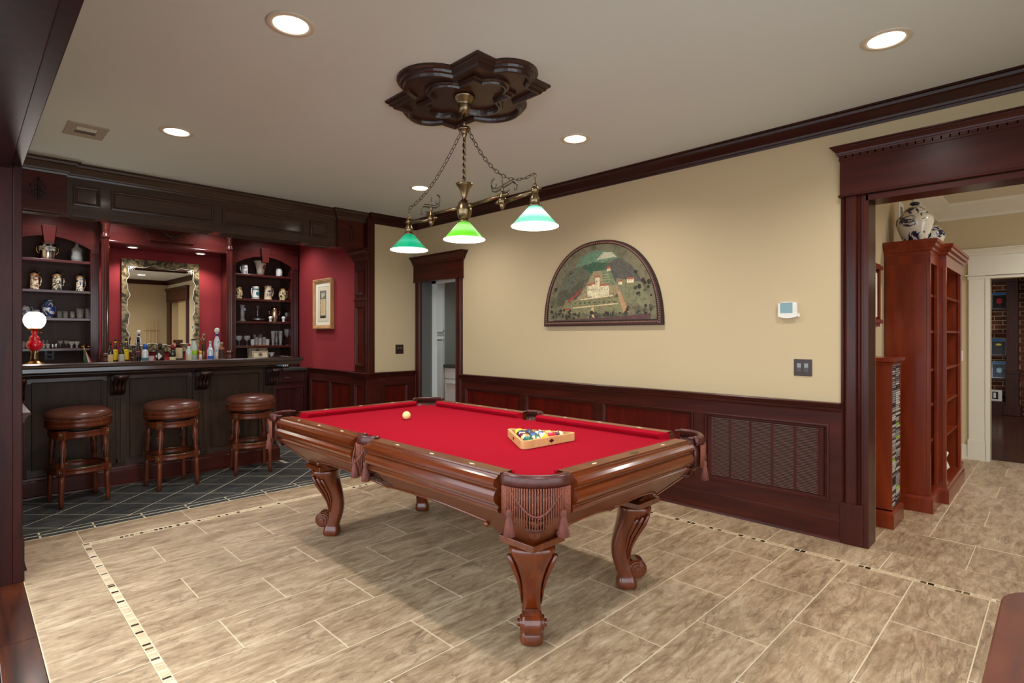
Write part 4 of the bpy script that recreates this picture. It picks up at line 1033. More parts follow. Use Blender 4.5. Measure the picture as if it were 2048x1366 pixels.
cb = MB().sphere((0,0,0), bd, 28).build('cue_ball', mat('cue_ball', (238,214,140), .1, coat=.5)); cb.location = (2.18, 3.21, BED+bd)
tag(cb, 'cream white cue ball alone at the far end of the red felt', 'billiard ball')

# ================================================================ ceiling medallion and pendant
MX, MY = 2.155, 2.555
md = thing('ceiling_medallion', 'dark carved quatrefoil ceiling medallion above the pendant lamp', 'medallion', (MX, MY, CEIL))
def quatre(hx, hy, wx, ex, wy, ey, n=12):
    """corners of a rectangle kept, each side carries a round lobe of half width w reaching e beyond"""
    P = []
    def lobe(w, e, tr):
        R = (w*w+e*e)/(2*e); c = e-R; a0 = atan2(-c, w)
        t0 = math.asin(min(1, w/R)); 
        if e > R: t0 = pi-t0
        return [tr(R*sin(-t0+2*t0*i/n), c+R*cos(-t0+2*t0*i/n)) for i in range(n+1)]
    P += lobe(wy, ey, lambda s, h: (s, hy+h)); P.append((hx, hy))
    P += lobe(wx, ex, lambda s, h: (hx+h, -s)); P.append((hx, -hy))
    P += lobe(wy, ey, lambda s, h: (-s, -hy-h)); P.append((-hx, -hy))
    P += lobe(wx, ex, lambda s, h: (-hx-h, s)); P.append((-hx, hy))
    return P
Q = quatre(.285, .435, .215, .155, .155, .10)
f = MB(); f.sweep([(x,y,0) for x,y in Q], [(0,0),(0,-.012),(.010,-.020),(.016,-.022),(.020,-.034),(.034,-.038),(.040,-.052),(.052,-.054),(.060,-.042),(.064,-.030),(.066,0)], closed=True, flip=-1); f.build('outer_moulding', M['carve'], md)
def inset(P, d):
    out = []; n = len(P)
    for i in range(n):
        a = Vector(P[i])-Vector(P[i-1]); b = Vector(P[(i+1)%n])-Vector(P[i]); a.normalize(); b.normalize()
        na = Vector((a.y,-a.x)); nb = Vector((b.y,-b.x)); s_ = na+nb; s_ = s_/max(s_.dot(na), .2); out.append((P[i][0]+s_.x*d, P[i][1]+s_.y*d))
    return out
f = MB(); f.prism(inset(Q, .055), -.026, 0); f.build('field', wood('medallion_wood', (52,32,24), (72,46,34), .3), md)
Q2 = quatre(.165, .27, .135, .10, .10, .07)
f = MB(); f.sweep([(x,y,-.026) for x,y in Q2], [(0,0),(0,-.012),(.008,-.02),(.016,-.02),(.020,-.03),(.030,-.03),(.036,-.016),(.040,0)], closed=True, flip=-1); f.build('inner_moulding', M['carve'], md)
PZ = CEIL-.027
pd = thing('pendant_lamp', 'brass billiard pendant with three green cone shades, chains and scrolls', 'pendant lamp', (2.14, 2.545, 0))
pz = lambda z: z
f = MB(); f.lathe([(.062,PZ),(.066,PZ-.008),(.058,PZ-.014),(.056,PZ-.024),(.050,PZ-.028),(.048,PZ-.038),(.042,PZ-.042),(.040,PZ-.055),(.038,PZ-.075),(.030,PZ-.095),(.018,PZ-.108),(.008,PZ-.115)][::-1], n=28); f.build('canopy', M['brass'], pd)
f = MB(); f.tube([(0,0,PZ-.11), (0,0,2.60)], .0085, 10); f.build('rod', M['brass'], pd)
f = MB(); f.lathe([(.008,2.535),(.010,2.56),(.020,2.575),(.016,2.585),(.034,2.598),(.040,2.606),(.034,2.616),(.012,2.622)], n=24)
for q in (-1, 1): f.tube([(0, q*.034, 2.603), (0, q*.046, 2.596), (0, q*.04, 2.585)], .004, 6)
f.build('hub', M['brass'], pd)
f = MB(); tw = []
for s_ in (0, pi):
    f.tube([(.006*cos(40*(2.54-z)*2+s_), .006*sin(40*(2.54-z)*2+s_), z) for z in [2.54-.0055*i for i in range(52)]], .0058, 5)
f.build('twisted_rod', M['brass'], pd)
f = MB(); f.lathe([(.052,2.278),(.046,2.268),(.030,2.245),(.019,2.215),(.013,2.19),(.014,2.185),(.024,2.178),(.038,2.160),(.045,2.135),(.0455,2.122),(.047,2.120),(.0455,2.117),(.044,2.10),(.036,2.075),(.024,2.062),(.016,2.058)][::-1], n=32); f.build('body', M['brass'], pd)
MEET = .40; ENDY = .575
ZO, ZI = 2.118, 2.152
for q in (-1, 1):
    f = MB(); f.tube([(0, q*.03, ZI-.012), (0, q*MEET*.93, ZI)], .0095, 10); f.sphere((0, q*.055, ZI-.012), .017, 10); f.build('inner_arm', M['brass'], pd)
    f = MB(); f.tube([(0, q*(MEET-.075), ZO-.006), (0, q*ENDY, ZO+.012)], .0115, 12); f.build('outer_arm', M['brass'], pd)
    f = MB(); f.sphere((0, q*MEET*.82, ZO), .026, 14); f.lathe([(.004,-.05),(.010,-.04),(.016,-.028),(.016,.03),(.006,.05),(.010,.06),(.004,.10),(.001,.14)], 0, q*MEET*.82, ZO, 10)
    f.tube([(0, q*(MEET*.82-.055), ZO-.002), (0, q*(MEET*.82-.02), ZO)], [.006,.016], 8)
    f.build('knuckle', M['brass'], pd)
    f = MB(); y0 = q*MEET*.82
    def sc(pts, r): f.tube([(0, y0+q*a, ZO+b) for a, b in pts], r, 6)
    sc([(-.065+.03*(1-.5*t)*cos(1.5+5*t), .105+.034*(1-.5*t)*sin(1.5+5*t)) for t in [i/12 for i in range(13)]], [.005-.002*i/12 for i in range(13)])
    sc([(-.085,.10),(-.08,.07),(-.05,.062),(0,.072),(.05,.085),(.085,.092)], .005); sc([(-.08,.088),(-.04,.078),(.04,.098),(.075,.104)], .003)
    sc([(.085,.092),(.115,.07),(.112,.045),(.095,.045),(.098,.06)], [.005,.0045,.004,.003,.002]); sc([(0,.05),(.03,.045),(.06,.055)], [.007,.006,.003])
    f.build('scroll', M['iron'], pd)
    # chain: straight to the left arm, sagging to the right
    n = 22; A = Vector((0, q*.042, 2.585)); B = Vector((0, q*ENDY, ZO+.105)); sag = .06 if q > 0 else .13
    ch = None; pts = [A.lerp(B, t)+Vector((0, 0, -sag*4*t*(1-t)*(1.0))) for t in [i/60 for i in range(61)]]
    ln = [0]
    for i in range(60): ln.append(ln[-1]+(pts[i+1]-pts[i]).length)
    def atl(s_):
        for i in range(60):
            if ln[i+1] >= s_: return pts[i].lerp(pts[i+1], (s_-ln[i])/(ln[i+1]-ln[i]))
        return pts[-1]
    step = .032; k = int(ln[-1]/step); step = ln[-1]/k
    f = MB(); f.tube([A, A+Vector((0,0,.012))], .003, 5); chn = f.build('chain', M['iron'], pd)
    lk = None
    for i in range(k):
        p0, p1 = atl(i*step), atl((i+1)*step); d = (p1-p0).normalized(); mid = (p0+p1)/2
        if lk is None:
            g_ = MB(); hh, ww = step/2+.001, .0085; loop = [(0, ww*cos(t)*(1), (hh-ww)*(1 if sin(t) > 0 else -1)+ww*sin(t)) for t in [2*pi*(j+.5)/12 for j in range(12)]]
            g_.tube(loop, .0023, 5, closed=True); o = g_.build('chain_link', M['iron'], chn); lk = o.data
        else: o = link('chain_link', lk, chn)
        o.location = mid; zq = d.to_track_quat('Z', 'X')
        o.rotation_mode = 'QUATERNION'; o.rotation_quaternion = zq @ Vector((0,0,1)).rotation_difference(Vector((0,0,1))) @ Matrix.Rotation(pi/2*(i % 2)*.75, 3, 'Z').to_quaternion()
def shade(y, body, es, nm_):
    """cone glass shade, open below, bulb inside"""
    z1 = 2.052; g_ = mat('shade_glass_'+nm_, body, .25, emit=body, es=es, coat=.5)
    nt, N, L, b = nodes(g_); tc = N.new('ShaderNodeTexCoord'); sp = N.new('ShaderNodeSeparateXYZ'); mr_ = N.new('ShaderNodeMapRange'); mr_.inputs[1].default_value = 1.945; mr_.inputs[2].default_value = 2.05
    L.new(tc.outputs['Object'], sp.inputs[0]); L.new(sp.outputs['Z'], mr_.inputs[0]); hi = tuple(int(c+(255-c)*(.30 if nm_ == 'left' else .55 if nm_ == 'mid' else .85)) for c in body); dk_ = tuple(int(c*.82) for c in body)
    L.new(ramp(nt, mr_.outputs[0], [(0, body), (.28, body), (.5, hi), (.72, hi if nm_ != 'left' else body), (.92, dk_)]), b.inputs['Emission Color'])  # bulb glow painted as a paler band in the emission colour
    f = MB(); f.lathe([(.027,z1),(.026,z1+.04),(.018,z1+.058),(.014,z1+.07)], 0, y, 0, 20); f.lathe([(.034,z1-.006),(.036,z1),(.034,z1+.006),(.026,z1+.008)], 0, y, 0, 20)
    for k in range(3): a = 2*pi*k/3+.5; f.tube([(.03*cos(a), y+.03*sin(a), z1), (.046*cos(a), y+.046*sin(a), z1)], .0035, 5)
    if abs(y) > .1:
        f.sphere((0, y, z1+.082), .022, 12); f.lathe([(.012,z1+.098),(.010,z1+.112),(.004,z1+.125),(.006,z1+.135),(.001,z1+.15)], 0, y, 0, 10)
        f.tube([(0, y+.011*cos(t), z1+.158+.011*sin(t)) for t in [2*pi*j/12 for j in range(12)]], .0025, 5, closed=True)
        f.tube([(0, y, z1+.082), (0, y*1.08, z1+.085)], [.008,.003], 8)
    f.build('fitter', M['brass'], pd)
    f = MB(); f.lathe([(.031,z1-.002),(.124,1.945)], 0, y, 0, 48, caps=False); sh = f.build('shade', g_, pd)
    f = MB(); f.lathe([(.029,z1-.004),(.122,1.943)], 0, y, 0, 48, caps=False); f.build('shade_lining', M['litshade'], sh)
    f = MB(); f.tube([(.1235*cos(t), y+.1235*sin(t), 1.944) for t in [2*pi*j/48 for j in range(48)]], .0022, 6, closed=True); f.build('rim', M['litshade'], sh)
    f = MB(); f.sphere((0, y, 1.985), .03, 16); f.build('bulb', M['lit'], pd)
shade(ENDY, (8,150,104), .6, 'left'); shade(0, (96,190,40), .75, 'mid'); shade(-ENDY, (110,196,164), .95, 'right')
for y in (-ENDY, 0, ENDY): spot('pendant_beam', 2.14, 2.545+y, 1.99, 9, 118, .5, (1,.95,.85), .04)
# ================================================================ right-hand wall fittings
# louvred return-air grille in the wainscot: every slat its own piece
g_ = thing('air_grille', 'large louvred cherry air return grille in the right wainscot panel', 'grille', (XE-.006, 1.53, 0))
y0, y1, z0, z1 = 1.098*sE+.055, 1.958*sE-.055, .288, .738
GM = mat('grille_brown', (116,80,68), .22, coat=.6)
f = MB(); f.box(XE-.006, XE-.0045, y0-.03, y1+.03, z0-.03, z1+.03); f.build('backing', M['black'], g_, world=True)
cols = 5; cw_ = (y1-y0)/cols; sm = None
for c_ in range(cols+1):
    f = MB(); yy = y0+c_*cw_; wd = .008 if 0 < c_ < cols else .022
    f.box(XE-.016, XE-.004, yy-wd, yy+wd, z0-.008, z1+.008); f.build('mullion', M['trim'], g_, world=True, bev=.0015)
f = MB(); f.box(XE-.016, XE-.004, y0-.03, y1+.03, z1+.004, z1+.03); f.build('top_rail', M['trimh'], g_, world=True)
f = MB(); f.box(XE-.016, XE-.004, y0-.03, y1+.03, z0-.03, z0-.004); f.build('bottom_rail', M['trimh'], g_, world=True)
ns = 42
for c_ in range(cols):
    for k in range(ns):
        if sm is None: f = MB(); h = cw_/2-.009; f.add([(-.009,-h,-.0028),(-.009,h,-.0028),(.001,-h,.0006),(.001,h,.0006),(-.009,-h,-.0012),(-.009,h,-.0012),(.001,-h,.0018),(.001,h,.0018)], [(0,1,3,2),(4,6,7,5),(0,4,5,1),(2,3,7,6),(0,2,6,4),(1,5,7,3)]); o = f.build('slat', GM, g_); sm = o.data
        else: o = link('slat', sm, g_)
        o.location = (-.004, y0+cw_*(c_+.5)-1.53, z0+(z1-z0)*(k+.5)/ns)
# thermostat
t = thing('thermostat', 'white thermostat with a blue-green screen on the tan wall', 'thermostat', (XE, 1.378, 1.545))
tf = lambda u, v, w_: (-w_, u, v)
f = MB(tf); pts = arc(0, -.53, .595, 83.5, 96.5, 8)+[(-.068,-.045)]+[(-x, -y) for x, y in []]+arc(0, .35, .41, 262, 278, 6)+[(.068,-.045)]
pts = [(.066,.052),(.03,.060),(0,.062),(-.03,.060),(-.066,.052),(-.066,-.046),(-.03,-.056),(0,-.059),(.03,-.056),(.066,-.046)]
k = len(pts); f.add([(a,b,0) for a,b in pts]+[(a*.97,b*.97,.028) for a,b in pts], [(i,(i+1)%k,k+(i+1)%k,k+i) for i in range(k)]+[tuple(range(k)), tuple(range(2*k-1,k-1,-1))]); f.build('body', M['plastic'], t, bev=.003)
f = MB(tf); f.box(-.035, .046, -.018, .054, .027, .0295); f.build('screen', mat('lcd', (62,96,96), .08, coat=1, emit=(30,110,120), es=.25), t)
for v in (-.0, .012, .024):
    for u in (-.05, .056): f = MB(tf); f.box(u-.008, u+.004, v, v+.004, .027, .030); f.build('button', M['plastic'], t)
f = MB(tf); f.box(-.078, -.064, -.046, -.022, .0, .014); f.build('side_tab', M['plastic'], t)
def switch(lab, tfw, loc, gang, rz=0, grp=None, name='light_switch'):
    t = thing(name, lab, 'light switch', loc); w_ = .058 if gang == 2 else .036
    f = MB(tfw); f.box(-w_, w_, -.058, .058, 0, .006); f.build('plate', M['bronze'], t, bev=.002)
    for u in ((-.023, .023) if gang == 2 else (0,)):
        f = MB(tfw); f.box(u-.016, u+.016, -.033, .033, .006, .009); r_ = f.build('rocker', M['carve'], t, bev=.001)
        f = MB(tfw); f.box(u-.013, u+.013, 0, .03, .009, .0105); f.build('paddle', mat('paddle', (78,74,66), .1, coat=1), r_)
    return t
switch('dark bronze double light switch plate low on the tan wall under the thermostat', tf, (XE, 1.283, 1.145), 2)
tfn = lambda u, v, w_: (u, -w_, v)
switch('small dark switch plate on the narrow tan wall left of the small doorway', tfn, (3.90, YN, 1.195), 2)
# arched painting: generic hillside landscape on a shaped board
SX = XE/4.06; yL, yR, zb_, zt = 3.589*SX, 2.302*SX, 1.457, 2.235
yc, R_w = (yL+yR)/2, (yL-yR)/2
pa = thing('arched_painting', 'half-round painting of pale buildings among green hills in a dark beaded frame', 'painting', (XE, yc, zb_))
hT = zt-zb_
def archpts(sc, n=40, zlo=0.0, up=0):
    P = []
    for i in range(n+1):
        a = pi*i/n; x = cos(a); z = sin(a)
        P.append((R_w*sc*math.copysign(abs(x)**.88, x), zlo+(hT*sc-up)*abs(z)**.92+.0))
    return P
tp = lambda u, v, w_: (-w_, -u, v)                     # u to the right as seen
A1 = archpts(1); k = len(A1)
f = MB(tp); f.add([(u,v,0) for u,v in A1]+[(u,v,.028) for u,v in A1], [(i,(i+1)%k,k+(i+1)%k,k+i) for i in range(k)]+[tuple(range(k)), tuple(range(2*k-1,k-1,-1))]); f.build('board', mat('board_dark', (44,26,22), .5), pa)
f = MB(tp); f.sweep([ (u*.985, v*.985+.006, .028) for u, v in A1], [(0,0),(.0,.006),(.018,.008),(.026,.002),(.026,0)], closed=True, N=(0,0,1), flip=1); f.build('frame', mat('frame_dark', (70,40,34), .5), pa)
f = MB(tp)                                             # beads round the frame
A2 = archpts(.955, 130)
for i in range(len(A2)-1):
    u = (A2[i][0]+A2[i+1][0])/2; v = (A2[i][1]+A2[i+1][1])/2+.012; f.box(u-.0045, u+.0045, v-.0045, v+.0045, .028, .036)
for i in range(84): u = -R_w*.93+i*R_w*1.86/83; f.box(u-.003, u+.003, .022, .036, .028, .034)
f.build('beading', mat('bead_tan', (164,120,96), .6), pa, kind='stuff')
A3 = archpts(.915, 60, .05, .02)
def inside(u, v):
    if v < .052: return False
    x = min(1, abs(u)/(R_w*.915)); a = math.acos(min(1, x**(1/.88))); return v < .05+(hT*.915-.02)*abs(sin(a))**.92
pal = []
def addpoly(pts, c, lvl):
    if all(inside(u, v) for u, v in pts): pal.append((pts, c, lvl))
f = MB(tp); f.add([(u,v,.0285) for u,v in A3], [tuple(range(len(A3)))])
cv = mottled('painting_ground', [(.25,(58,60,46)),(.42,(94,92,68)),(.55,(122,112,84)),(.72,(84,74,60))], 7, .7, 6, .8)
f.build('canvas', cv, pa)
pn_ = random.Random(11); mats_ = []; 
def pm(c):
    m_ = M.setdefault('paint%d_%d_%d' % c, None) or mottled('paint', [(.3,tuple(int(q*.78) for q in c)),(.5,c),(.72,tuple(min(255,int(q*1.12)) for q in c))], 38, .75, 5, .8); M['paint%d_%d_%d' % c] = m_
    if m_ not in mats_: mats_.append(m_)
    return mats_.index(m_)
f = MB(tp)
PCN = [0]
def P_(pts, c, lvl=1):
    f.cm = pm(c); n = len(pts)
    PCN[0] += 1; f.add([(u, v, .0288+.00001*PCN[0]) for u, v in pts], [tuple(range(n))])
SKY = [(-.24,.56),(-.12,.60),(.02,.66),(.12,.60),(.25,.575),(.20,.645),(.1,.675),(-.05,.68),(-.18,.64)]
P_([(-.26,.55),(-.1,.575),(.05,.57),(.22,.60),(.17,.655),(.05,.685),(-.08,.685),(-.2,.635)], (104,132,104), 1)
P_([(-.02,.60),(.2,.61),(.15,.655),(.06,.665)], (186,180,148), 2)
P_([(-.20,.53),(-.05,.585),(.08,.565),(.16,.55),(.05,.50),(-.1,.48)], (62,92,66), 2)
P_([(-.50,.28),(-.36,.52),(-.22,.56),(-.1,.50),(-.13,.42),(-.2,.34),(-.3,.28)], (98,98,78), 1)
P_([(-.49,.2),(-.47,.33),(-.30,.36),(-.15,.44),(-.2,.28),(-.3,.18)], (84,80,62), 2)
P_([(.05,.53),(.22,.60),(.36,.52),(.46,.38),(.28,.36),(.1,.42)], (88,84,74), 1)
P_([(.2,.42),(.46,.37),(.53,.22),(.54,.14),(.3,.2),(.22,.3)], (124,120,88), 2)
P_([(-.38,.25),(.28,.25),(.34,.11),(-.44,.11)], (128,122,86), 2)
P_([(-.26,.24),(.18,.26),(.24,.32),(.10,.50),(-.05,.50),(-.16,.34)], (150,134,98), 3)
P_([(.04,.50),(.13,.51),(.20,.36),(.06,.36)], (112,124,92), 4)
for i in range(5): P_([(.05,.385+.024*i),(.13-.004*i,.387+.024*i),(.13-.004*i,.392+.024*i),(.05,.390+.024*i)], (176,160,120), 5)
# pale generic house blocks with red-brown roofs
def house(u, v, w_, h, rc=(168,96,74), wc=(214,200,160)):
    P_([(u,v),(u+w_,v),(u+w_,v+h),(u,v+h)], wc, 6); P_([(u-.006,v+h),(u+w_+.006,v+h),(u+w_,v+h+.018),(u,v+h+.018)], rc, 7)
    for q in range(max(1, int(w_/.03))): P_([(u+.012+.03*q,v+h*.55),(u+.018+.03*q,v+h*.55),(u+.018+.03*q,v+h*.7),(u+.012+.03*q,v+h*.7)], (90,70,56), 7)
house(-.12,.27,.07,.10); house(-.07,.26,.10,.12); house(.0,.27,.12,.09); house(-.03,.34,.05,.10); house(.31,.37,.07,.03); house(.22,.36,.04,.025); house(.10,.49,.04,.02)
P_([(-.36,.235),(-.335,.22),(-.19,.33),(-.20,.345)], (156,70,60), 6); P_([(-.40,.155),(-.33,.155),(-.33,.17),(-.40,.17)], (164,76,64), 6)
P_([(-.29,.165),(.22,.19),(.22,.20),(-.29,.177)], (214,188,142), 6); P_([(-.08,.07),(-.045,.07),(-.048,.17),(-.075,.17)], (206,168,120), 6); P_([(-.115,.06),(-.01,.06),(-.015,.078),(-.11,.078)], (206,186,140), 6)
P_([(-.20,.24),(.16,.262),(.16,.272),(-.20,.252)], (216,196,150), 6); P_([(.2,.31),(.24,.31),(.33,.12),(.28,.10)], (176,138,100), 5)
for i in range(13): u = .0+.0165*i; P_([(u,.08),(u+.007,.08),(u+.0035,.145+.004*(i%3))], (52,60,44), 7)
for i in range(150):
    u = pn_.uniform(-.56, .56); v = pn_.choice((pn_.uniform(.06,.13), pn_.uniform(.10,.16), pn_.uniform(.16,.5)))
    if abs(u) < .3 and .12 < v < .5: continue
    r_ = pn_.uniform(.010,.024)
    pts = [(u+r_*cos(a)*pn_.uniform(.7,1.2), v+r_*sin(a)*pn_.uniform(.7,1.1)) for a in [2*pi*j/7 for j in range(7)]]
    if all(inside(*p) for p in pts): P_(pts, pn_.choice(((50,48,36),(62,62,46),(84,74,58),(100,92,70),(58,46,38))), 5)
for i in range(9): u = -.26+.055*i; P_([(u+.012*cos(a), .213+.007*sin(a)) for a in [2*pi*j/6 for j in range(6)]], (72,84,60), 7)
P_([(-.53,.06),(.2,.075),(.54,.10),(.545,.085),(.54,.052),(-.53,.052)], (92,62,60), 4)
f.build('painted_landscape', mats_, pa)
# ceiling vent
cvn = thing('ceiling_vent', 'square pale ceiling vent near the bar beam', 'vent', (.635, 4.935, CEIL))
f = MB(); n4 = rrect(-.11,.11,-.155,.155,.002,1); f.box(-.115,.115,-.155,-.085,-.008,0); f.box(-.115,.115,.085,.155,-.008,0); f.box(-.115,-.06,-.085,.085,-.008,0); f.box(.06,.115,-.085,.085,-.008,0); f.build('frame', mat('vent_paint', (170,164,148), .7), cvn, bev=.002)
f = MB(); f.box(-.06,.06,-.085,.085,-.002,0); f.build('duct', mat('duct_grey', (104,100,90), .8), cvn)
f = MB(); f.box(-.058,.058,-.083,.0,-.006,-.003); f.build('damper', M['ceil'], cvn)

# ================================================================ alcove fittings
fp = thing('framed_print', 'narrow framed parchment print on the red alcove wall', 'framed picture', (AX1+.015, 7.02, 1.788))
tq = lambda u, v, w_: (-w_, -u, v); W2, H2 = .262, .335
f = MB(tq); f.box(-W2+.03, W2-.03, -H2+.03, H2-.03, 0, .02); f.build('backing', M['carve'], fp)
f = MB(); f.sweep([tq(u, v, 0) for u, v in ((-W2,-H2),(W2,-H2),(W2,H2),(-W2,H2))], [(0,0),(0,.045),(.012,.052),(.022,.046),(.030,.046),(.040,.036),(.052,.034),(.052,.0)], closed=True, N=(-1,0,0), flip=1); f.build('frame', M['goldframe'], fp)
f = MB(tq); f.box(-.215,.215,-.29,.29,.018,.024); f.build('mount', M['mat_board'], fp)
f = MB(tq); f.box(-.15,.15,-.235,.235,.024,.0248); f.build('liner', col(120,110,90,.8), fp)
f = MB(tq); f.box(-.146,.146,-.231,.231,.0248,.0254); f.build('paper', col(216,206,180,.8), fp)
f = MB(tq); f.box(-.09,.09,-.19,.18,.0254,.0258); f.build('sheet_border', mottled('engraving', [(.4,(60,58,50)),(.6,(150,144,122))], 60, .8), fp)
f = MB(tq); f.box(-.075,.075,-.15,.065,.0258,.0262); f.build('text_panel', col(206,182,140,.8), fp)
f = MB(tq)
for i in range(11): f.box(-.05, .05-.02*(i % 3), .045-.016*i, .048-.016*i, .0262, .0264)
f.build('script_lines', col(120,96,70,.8), fp, kind='stuff')
f = MB(tq); f.add([(.03*cos(a)-.02, .115+.035*sin(a), .0262) for a in [2*pi*j/9 for j in range(9)]]+[(.02*cos(a)+.03, .13+.03*sin(a), .0262) for a in [2*pi*j/9 for j in range(9)]], [tuple(range(9)), tuple(range(9,18))]); f.build('figure', col(190,182,158,.8), fp)
f = MB(tq); f.box(-.06,.06,-.185,-.16,.0262,.0266); f.build('seal', col(40,36,30,.8), fp)

# ---------------------------------------------------------------- things on shelves
def G(lab, cat, px, Y, z, name, grp=None): return thing(name, lab, cat, (atpx(px, Y), Y, z), 0, grp)
def width(px, Y, wpx): r = (px-1024)/1104; S = atpx(px, Y)+Y; return wpx*S/1561.3/sqrt(1+r*r*.9)
def height(px, Y, hpx): return hpx*(atpx(px, Y)+Y)/1561.3
S1, S2, S3, S4 = 2.20, 1.866, 1.56, 1.226
YH = 7.93
stein_mats = [porcelain('stein_glaze_a', (220,208,178), (110,60,50), 40, .5, .56), porcelain('stein_glaze_b', (216,202,172), (34,50,56), 36, .48, .54), porcelain('stein_glaze_c', (222,210,184), (40,60,96), 38, .5, .55), porcelain('stein_glaze_d', (214,190,140), (46,56,44), 34, .5, .56)]
def handle(f, r, z0, z1, out, ang, t=.006):
    ca, sa = cos(ang), sin(ang)
    P = [(r, z1), (r+out*.8, z1-.004), (r+out, (z0+z1)/2+(z1-z0)*.15), (r+out*.75, (z0+z1)/2-(z1-z0)*.25), (r, z0)]
    f.tube([(a*ca, a*sa, z) for a, z in P], t, 7)
def stein(lab, px, w_, h, zs, m_, lid=True, hang=0, shape='straight', Y=YH, band=True):
    t = G(lab, 'beer stein', px, Y, zs, 'beer_stein', 'steins on the bookcase shelves'); r = width(px, Y, w_)/2; H3 = height(px, Y, h); hb = H3*(.78 if lid else 1)
    f = MB()
    if shape == 'barrel': f.lathe([(r*.8,0),(r*.85,hb*.06),(r*.75,hb*.1),(r,hb*.35),(r*1.02,hb*.55),(r*.85,hb*.85),(r*.72,hb*.93),(r*.74,hb)], n=24)
    else: f.lathe([(r*1.0,0),(r*1.03,hb*.05),(r*.97,hb*.09),(r*.93,hb*.12),(r*.88,hb*.85),(r*.92,hb*.9),(r*.94,hb*.96),(r*.9,hb)], n=24)
    f.build('body', m_, t)
    if band: f = MB(); rr = r*(.76 if shape == 'barrel' else .93); f.lathe([(rr,hb*.90),(rr*1.03,hb*.92),(rr*1.03,hb*.96),(rr,hb*.975)], n=24, caps=False); f.build('rim_band', col(206,140,60,.3), t)
    f = MB(); handle(f, r*.85, hb*.18, hb*.85, r*.55, hang); f.build('handle', m_, t)
    if lid:
        rr = r*(.74 if shape == 'barrel' else .9)
        f = MB(); f.lathe([(rr,hb),(rr*1.03,hb+.006),(rr*.85,hb+H3*.06),(rr*.45,hb+H3*.11),(rr*.18,hb+H3*.15),(rr*.2,hb+H3*.18),(.001,hb+H3*.22)], n=20); f.tube([(rr*.9*cos(hang), rr*.9*sin(hang), hb), (rr*1.3*cos(hang), rr*1.3*sin(hang), hb+H3*.07), (rr*1.4*cos(hang), rr*1.4*sin(hang), hb+H3*.14)], .004, 6); f.build('lid', M['pewter'], t)
    return t
stein('cream stein with a reddish pattern and pewter lid, leftmost on the left bookcase', 69, 19, 41, S2, stein_mats[0])
stein('dark patterned stein with pewter lid in the middle of the left bookcase row', 114, 20, 41, S2, stein_mats[1])
stein('blue-figured stein with a pointed lid, rightmost on the left bookcase row', 160, 17, 39, S2, stein_mats[2], hang=.3)
stein('small round-bellied stein at the left of the right bookcase', 478, 14, 29, S2, stein_mats[3], shape='barrel', hang=pi)
stein('small barrel stein at the right of the right bookcase', 565, 15, 30, S2, stein_mats[3], shape='barrel', hang=0)
m_ = col(216,214,206,.2)
t = stein('white mug with teal bands and handle on the left, right bookcase', 511, 16, 26, S2, m_, lid=False, hang=pi+.4, band=False)
f = MB(); r = width(511,YH,16)/2
for z in (.012, .135): f.lathe([(r*.99,z),(r*1.0,z+.004),(r*1.0,z+.010),(r*.99,z+.014)], n=24, caps=False)
f.build('teal_band', col(30,104,110,.3), t); f = MB(tfn); f.add([(.012+.024*cos(a), .082+.026*sin(a), r*.96) for a in [2*pi*j/10 for j in range(10)]], [tuple(range(10))]); f.build('teal_emblem', col(30,104,110,.3), t)
t = stein('tall beige stein with blue letters HB, right bookcase', 536, 16, 28, S2, col(206,186,154,.3), lid=False, band=False)
r = width(536,YH,16)/2; lettering('HB', .062, col(36,52,96,.4), t, (0, -r*.99, .07)); f = MB(tfn)
f.add([(-.022,.115,r*.98),(.022,.115,r*.98),(.026,.135,r*.98),(.012,.125,r*.98),(0,.14,r*.98),(-.012,.125,r*.98),(-.026,.135,r*.98)], [(0,1,2,3,4,5,6)]); f.build('crown_mark', col(36,52,96,.4), t)
f = MB(); f.lathe([(r*.9,height(536,YH,28)),(r*.92,height(536,YH,28)+.006),(.001,height(536,YH,28)+.012)], n=20); f.build('lid', M['pewter'], t)
def mug(lab, px, w_, h, zs, m_, hang):
    t = G(lab, 'mug', px, YH, zs, 'mug'); r = width(px, YH, w_)/2; H3 = height(px, YH, h)
    f = MB(); f.lathe([(r*.9,0),(r,.01),(r*.96,H3*.7),(r*.9,H3),(r*.84,H3-.004),(r*.8,.02),(1e-4,.02)], n=24, caps=False); f.build('body', m_, t)
    f = MB(); handle(f, r*.9, H3*.2, H3*.85, r*.6, hang, .006); f.build('handle', m_, t); return t
mug('white mug with grey scene at top left of the right bookcase', 489, 14, 20, S1, porcelain('mug_grey', (214,214,212), (120,124,128), 22, .52, .6), pi+.3)
mug('white mug with blue emblem at top right of the right bookcase', 558, 13, 18, S1, porcelain('mug_blue', (218,218,216), (36,80,160), 12, .56, .6), .4)
def lathe_thing(lab, cat, name, px, wpx, hpx, zs, prof, m_, Y=YH, grp=None, part='body', n=24):
    """prof in fractions of half width and height"""
    t = G(lab, cat, px, Y, zs, name, grp); r = width(px, Y, wpx)/2; h = height(px, Y, hpx)
    f = MB(); f.lathe([(max(a*r, 1e-4), b*h) for a, b in prof], n=n, caps=False); o = f.build(part, m_, t); return t, r, h
t, r, h = lathe_thing('flared cream vase with a brown crest, centre of the top right shelf', 'vase', 'flared_vase', 521, 29, 29, S1, [(0,0),(.55,0),(.52,.12),(.5,.15),(.6,.5),(.78,.85),(1,1),(.95,1),(.7,.8),(.4,.2),(0,.2)], porcelain('vase_cream', (214,204,186), (150,100,84), 26, .62, .68))
f = MB(); f.lathe([(r*.53,0),(r*.54,h*.12),(r*.5,h*.13)], n=24, caps=False); f.build('foot_band', col(120,76,60,.4), t)
